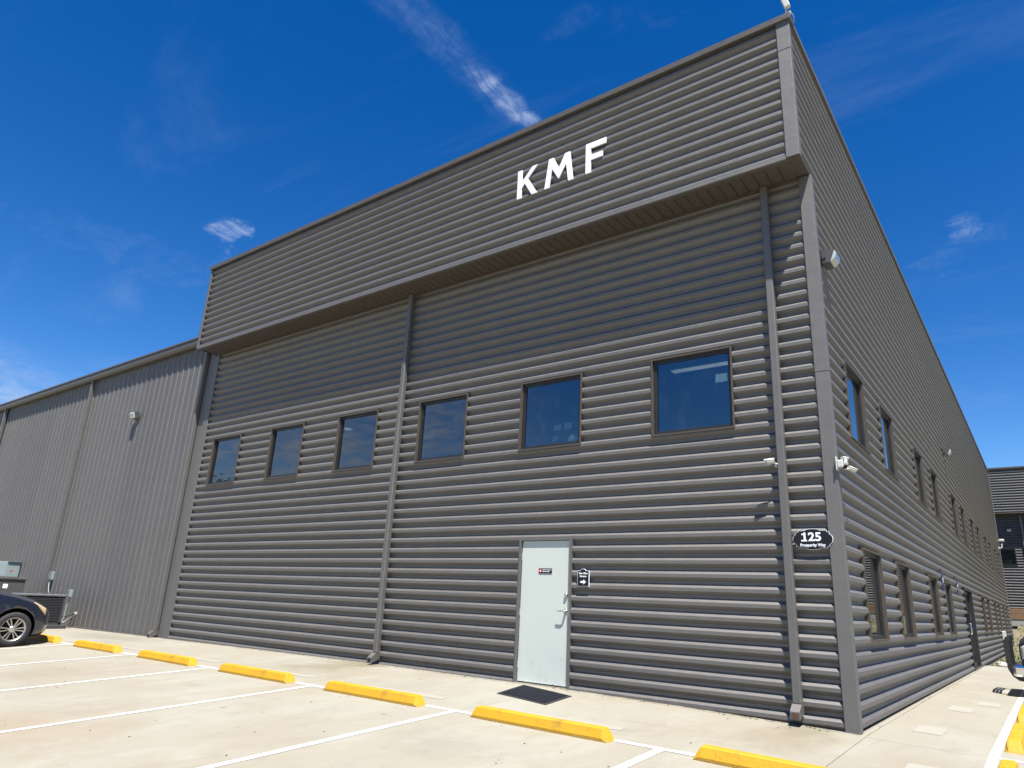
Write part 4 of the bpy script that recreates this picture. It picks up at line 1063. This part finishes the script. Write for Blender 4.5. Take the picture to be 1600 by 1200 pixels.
for sd_ in (-1, 1):
    for u in (0.97, 3.97):
        wheel(van, (CX + sd_ * 0.885, CY - u, CZ + 0.335), 'X', sd_, 0.335, 0.225, 0.225, 6)
        m = MB(); m.lathe([(-0.1 * sd_, 0.0), (-0.1 * sd_, 0.40)], (CX + sd_ * 0.80, CY - u, CZ + 0.345), 'X', 30); m.build('wheel_well', 'well_black', van)
    def tap(f): return (0.50 + 0.02 * f - 0.045 * math.sin(math.pi * f), 0.585 + 0.03 * f)
    vb.skin(vfn, 0.40, 0.68, 0, 0, sd_, 0.006, taper=lambda f: (0.485 + 0.105 * f, 0.600 + 0.015 * f)).build('headlight', 'lens_amber', van)
    for (a, b, n_) in ((1.62, 1.80, 'quarter_glass'), (1.90, 2.85, 'side_glass'), (2.93, 3.85, 'side_glass'), (3.93, 4.85, 'side_glass')):
        lo = 0.586
        vb.skin(vfn, a, b, lo, 0.70, sd_, 0.005, taper=(lambda f, a=a, b=b: (0.586, min(0.70, 0.60 + (a + (b - a) * f - 1.55) * 0.22)))).build(n_, 'car_glass', van)
    vb.skin(vfn, 1.55, 4.9, 0.570, 0.580, sd_, 0.006, nt=2).build('belt_moulding', 'chrome', van)
    vb.skin(vfn, 0.22, 0.50, 0.20, 0.235, sd_, 0.006, nt=2).build('bumper_lip', 'guard_black', van)
    m = MB(); m.bbox(CX + sd_ * 1.03 - 0.09, CX + sd_ * 1.03 + 0.09, CY - 1.95, CY - 1.80, CZ + 1.04, CZ + 1.18, 0.03, 2); m.build('door_mirror', 'paint_navy', van)
    vb.skin(vfn, 4.95, 5.12, 0.42, 0.60, sd_, 0.006).build('tail_light', 'red_dot', van)
# windscreen
m = MB(); vs = []; fs = []
for i in range(9):
    u = 1.50 + 0.85 * i / 8
    for k in range(9):
        t = 0.745 + 0.255 * k / 8; w, z = vb.pt(u, t); vs.append(vfn(w, u - 0.004, z + 0.006))
    for k in range(7, -1, -1):
        t = 0.745 + 0.255 * k / 8; w, z = vb.pt(u, t); vs.append(vfn(-w, u - 0.004, z + 0.006))
for i in range(8):
    for k in range(16): fs.append((i * 17 + k, i * 17 + k + 1, (i + 1) * 17 + k + 1, (i + 1) * 17 + k))
m.add(vs, fs, True).build('windscreen', 'car_glass', van)
m = MB(); m.tube([vfn(-0.5, 1.50, 1.175), vfn(0.0, 1.56, 1.225), vfn(0.5, 1.62, 1.235)], 0.010, 6); m.build('wiper', 'guard_black', van)

# pickup at the side wall, nose to the walkway (faces -x); only its front end is in view
PX, PY = 1.14, 8.30; PZ = gz(2.2, 7.5) - 0.02
trk = empty('pickup_truck', (PX + 2.8, PY, PZ), 'dark pickup truck with black grille guard facing the side wall', 'truck')
tb = Body([(0.0, 0.48, 0.86, 0.66, 0.92, 0.85, 0.78, 1.06), (0.06, 0.44, 0.92, 0.68, 0.96, 0.91, 0.84, 1.12), (0.3, 0.42, 0.97, 0.72, 1.02, 0.95, 0.86, 1.18), (0.95, 0.42, 0.99, 0.74, 1.06, 0.97, 0.86, 1.23),
           (1.45, 0.42, 0.99, 0.74, 1.10, 0.97, 0.84, 1.27), (1.8, 0.42, 0.99, 0.75, 1.13, 0.97, 0.80, 1.52), (2.25, 0.42, 0.99, 0.75, 1.14, 0.97, 0.74, 1.82), (2.7, 0.42, 0.99, 0.75, 1.14, 0.97, 0.72, 1.88),
           (3.5, 0.42, 0.99, 0.75, 1.14, 0.97, 0.72, 1.87), (3.75, 0.42, 0.99, 0.75, 1.15, 0.97, 0.75, 1.60), (3.85, 0.42, 0.99, 0.75, 1.15, 0.97, 0.93, 1.30), (5.4, 0.46, 0.99, 0.78, 1.15, 0.97, 0.93, 1.30), (5.6, 0.5, 0.96, 0.8, 1.12, 0.94, 0.90, 1.27)])
tfn = lambda w, u, z: (PX + 0.22 + u, PY + w, PZ + z)
shell = tb.shell(tfn).build('body', 'paint_truck', trk)
cut = []
for u in (0.98, 4.5):
    for sd_ in (-1, 1):
        m = MB(); m.lathe([(-0.32, 0.0), (-0.32, 0.47), (0.32, 0.47), (0.32, 0.0)], (PX + 0.22 + u, PY + sd_, PZ + 0.43), 'Y', 40, False); cut.append(m.build('cut', 'well_black'))
carve(shell, cut)
for sd_ in (-1, 1):
    for u in (0.98, 4.5):
        wheel(trk, (PX + 0.22 + u, PY + sd_ * 0.86, PZ + 0.40), 'Y', sd_, 0.40, 0.25, 0.26, 6)
    tb.skin(tfn, 0.01, 0.30, 0.46, 0.575, sd_, 0.008).build('headlight', 'lens_clear', trk)
    for (a, b) in ((1.95, 2.75), (2.83, 3.55)):
        tb.skin(tfn, a, b, 0.59, 0.70, sd_, 0.005, taper=(lambda f, a=a, b=b: (0.588, min(0.70, 0.61 + (a + (b - a) * f - 1.75) * 0.2)))).build('side_glass', 'car_glass', trk)
    m = MB(); m.bbox(PX + 1.95, PX + 2.12, PY + sd_ * 1.12 - 0.11, PY + sd_ * 1.12 + 0.11, PZ + 1.16, PZ + 1.42, 0.03, 2); m.build('door_mirror', 'guard_black', trk)
    # tall curved upright of the guard
    yy = PY + sd_ * 0.72
    out = [(-0.10, 1.12), (-0.16, 1.10), (-0.19, 1.0), (-0.195, 0.72), (-0.18, 0.52), (-0.12, 0.40), (-0.03, 0.33), (0.12, 0.31), (0.24, 0.33)]
    inn = [(0.24, 0.40), (0.11, 0.39), (0.01, 0.42), (-0.06, 0.48), (-0.105, 0.57), (-0.115, 0.72), (-0.11, 1.0), (-0.085, 1.06)]
    m = MB(); m.prism([(PX + 0.16 + a, PZ + b) for a, b in out + inn], lambda a, b, d: (a, d, b), yy - 0.03, yy + 0.03); m.build('guard_upright', 'guard_black', trk)
for z in (0.66, 0.84, 1.02):
    m = MB(); m.tube([(PX - 0.02, PY - 0.72, PZ + z), (PX - 0.05, PY, PZ + z), (PX - 0.02, PY + 0.72, PZ + z)], 0.024, 8); m.build('guard_bar', 'guard_black', trk)
m = MB(); m.bbox(PX + 0.06, PX + 0.30, PY - 0.98, PY + 0.98, PZ + 0.40, PZ + 0.62, 0.05, 2); m.build('bumper', 'chrome', trk)
m = MB(); m.bbox(PX + 0.195, PX + 0.23, PY - 0.58, PY + 0.58, PZ + 0.68, PZ + 1.0, 0.02); m.build('grille', 'guard_black', trk)
m = MB(); vs = []; fs = []
for i in range(7):
    u = 1.55 + 0.75 * i / 6
    row = [(tb.pt(u, 0.745 + 0.255 * k / 6)) for k in range(7)]
    for w, z in row: vs.append(tfn(w, u - 0.004, z + 0.006))
    for w, z in row[-2::-1]: vs.append(tfn(-w, u - 0.004, z + 0.006))
for i in range(6):
    for k in range(12): fs.append((i * 13 + k, i * 13 + k + 1, (i + 1) * 13 + k + 1, (i + 1) * 13 + k))
m.add(vs, fs, True).build('windscreen', 'car_glass', trk)

# ------------------------------------------------------------------ building beyond the side wall
bb = empty('rear_building', (10, 50, 1.25), 'dark ribbed metal building with overhanging parapet standing beyond the grassy bank', 'building')
BY = 50.0
BFRONT = lambda s, d, z: (s, BY + d, z); BFAS = lambda s, d, z: (s, BY - 0.7 + d, z)
bw = [(-0.95, 0.42), (3.6, 4.97), (6.3, 7.67)]
wall_panels(bb, BFRONT, [-9, 1.0, 9.0, 17.0, 25.0], 2.33, 8.7, [(a, b, 5.15, 6.27) for a, b in bw], mat='siding_dark', z0=2.4)
wall_panels(bb, BFAS, [-9, 1.0, 9.0, 17.0, 25.0], 8.70, 11.75, [], mat='siding_dark', z0=8.8)
for a, b in bw: window(bb, a, b, 5.15, 6.27, lambda p, q, d: (p, BY + d, q), cas='window_black')
MB().box(-9, 25, BY - 0.69, BY + 0.04, 8.64, 8.695).build('soffit', 'soffit_brown', bb)
MB().box(-9.05, 25.05, BY - 0.76, BY - 0.5, 11.752, 11.86).build('coping', 'coping_brown', bb)
MB().box(-9, 25, BY + 0.2, BY + 14, 1.0, 11.4).build('rear_volume', 'siding_trim', bb)
MB().box(-9, 25, BY - 0.02, BY + 0.1, 1.2, 1.62).build('foundation_wall', 'foundation', bb)
for z in (1.625, 1.98): MB().bbox(-9, 25, BY - 0.05, BY + 0.1, z, z + 0.34, 0.01).build('skirt_board', 'timber_brown', bb)
downspout(bb, 0.93, 1.07, BY - 0.12, BY - 0.004, 8.63, 2.4)
wall_lamp((0.25, BY, 7.55), 'F', 'bronze wall lamp under the overhang of the rear building')

# grass and stones at the foot of the side wall
m = MB()
for k in range(5200):
    x = random.uniform(0.1, 9); y = 18.1 + 30 * random.random() ** 1.4
    if random.random() < 0.35 and y < 30: continue
    z = terrain(x, y); h = random.uniform(0.06, 0.2); a = random.uniform(0, 6.28); lx_, ly_ = math.cos(a) * 0.02, math.sin(a) * 0.02
    bx_, by_ = random.uniform(-0.06, 0.06), random.uniform(-0.06, 0.06)
    m.add([(x - lx_, y - ly_, z - 0.01), (x + lx_, y + ly_, z - 0.01), (x + bx_, y + by_, z + h)], [(0, 1, 2)])
tag(m.build('grass', 'grass_blade'), 'short rough grass on the bank beyond the walkway', 'grass', kind='stuff')
for i, (x, y, r_) in enumerate(((0.45, 18.9, 0.16), (0.75, 19.6, 0.11), (0.30, 20.6, 0.13))):
    bm = bmesh.new(); bmesh.ops.create_icosphere(bm, subdivisions=2, radius=r_)
    for v in bm.verts: v.co = Vector((v.co.x * 1.2, v.co.y, v.co.z * 0.6)) * random.uniform(0.88, 1.1) + Vector((x, y, terrain(x, y) + r_ * 0.3))
    o = MB().bm(bm, True).build('rock', 'stone', at=(x, y, terrain(x, y)))
    tag(o, ('largest', 'smaller', 'farthest')[i] + ' pale rock in the grass past the walkway end', 'rock', 'rocks at the walkway end')

# ------------------------------------------------------------------ trees across the lot (seen mirrored in the far front window)
def tree(x, y, z, h, label, seed):
    rnd = random.Random(seed)
    r = empty('tree', (x, y, z), label, 'tree', 'trees across the parking lot')
    m = MB(); m.tube([(x, y, z - 0.3), (x + 0.1, y, z + h * 0.3), (x - 0.1, y + 0.1, z + h * 0.6), (x, y, z + h * 0.9)], [0.32, 0.24, 0.15, 0.04], 10)
    for k in range(9):
        a = k * 2.4; hh = z + h * (0.3 + 0.06 * k); L = h * 0.2 * (1.1 - 0.08 * k)
        m.tube([(x, y, hh), (x + math.cos(a) * L * 0.6, y + math.sin(a) * L * 0.6, hh + L * 0.45), (x + math.cos(a) * L, y + math.sin(a) * L, hh + L * 0.9)], [0.10, 0.06, 0.02], 6)
    m.build('trunk', 'bark', r)
    m = MB(); vs = []; fs = []
    for c in range(46):
        t = rnd.random(); a = rnd.uniform(0, 6.28); rad = h * 0.24 * math.sin(math.pi * (0.12 + 0.85 * t)) * rnd.uniform(0.35, 1.0)
        c0 = Vector((x + math.cos(a) * rad, y + math.sin(a) * rad, z + h * (0.28 + 0.70 * t)))
        for k in range(60):
            p = c0 + Vector((rnd.gauss(0, 1), rnd.gauss(0, 1), rnd.gauss(0, 0.8))) * h * 0.045
            u = Vector((rnd.gauss(0, 1), rnd.gauss(0, 1), rnd.gauss(0, 1))).normalized(); v = u.orthogonal().normalized(); sz = rnd.uniform(0.10, 0.22)
            n = len(vs); vs += [p - u * sz, p + v * sz * 0.6, p + u * sz, p - v * sz * 0.6]; fs.append((n, n + 1, n + 2, n + 3))
    m.add(vs, fs); m.build('crown', 'leaf', r)
simple('leaf', (0.055, 0.095, 0.028), 0.7, var=0.5, scale=0.9)
tree(-79, -38, -1.2, 16.6, 'tall leafy tree across the lot mirrored in the window next to the warehouse', 3)
tree(-88, -43, -1.2, 13.0, 'shorter leafy tree beyond the tall one across the lot', 5)

# ------------------------------------------------------------------ dry leaf bits and grit on the paving
simple('litter', (0.085, 0.062, 0.035), 0.9, var=0.6, scale=3.0)
rnd = random.Random(11); m = MB()
for k in range(300):
    if k < 170: x = rnd.uniform(-15.3, -0.2); y = -0.02 - abs(rnd.gauss(0, 0.09))
    elif k < 210: x = 0.05 + abs(rnd.gauss(0, 0.06)); y = rnd.uniform(0.1, 14)
    else: x = rnd.uniform(-14, 1.0); y = rnd.uniform(-7.5, -0.3)
    sz = rnd.uniform(0.006, 0.020) if k < 210 else rnd.uniform(0.006, 0.016); a0 = rnd.uniform(0, 6.28); z = gz(x, y) + 0.003; n = 5
    vs = [(x + math.cos(a0 + i * 1.257) * sz * rnd.uniform(0.6, 1.2), y + math.sin(a0 + i * 1.257) * sz * rnd.uniform(0.5, 1.1), z) for i in range(n)]
    top = [(x, y, z + sz * rnd.uniform(0.2, 0.6))]
    m.add(vs + top, [(i, (i + 1) % n, n) for i in range(n)])
tag(m.build('litter', 'litter'), 'dry leaf bits and grit scattered on the paving', 'litter', kind='stuff')
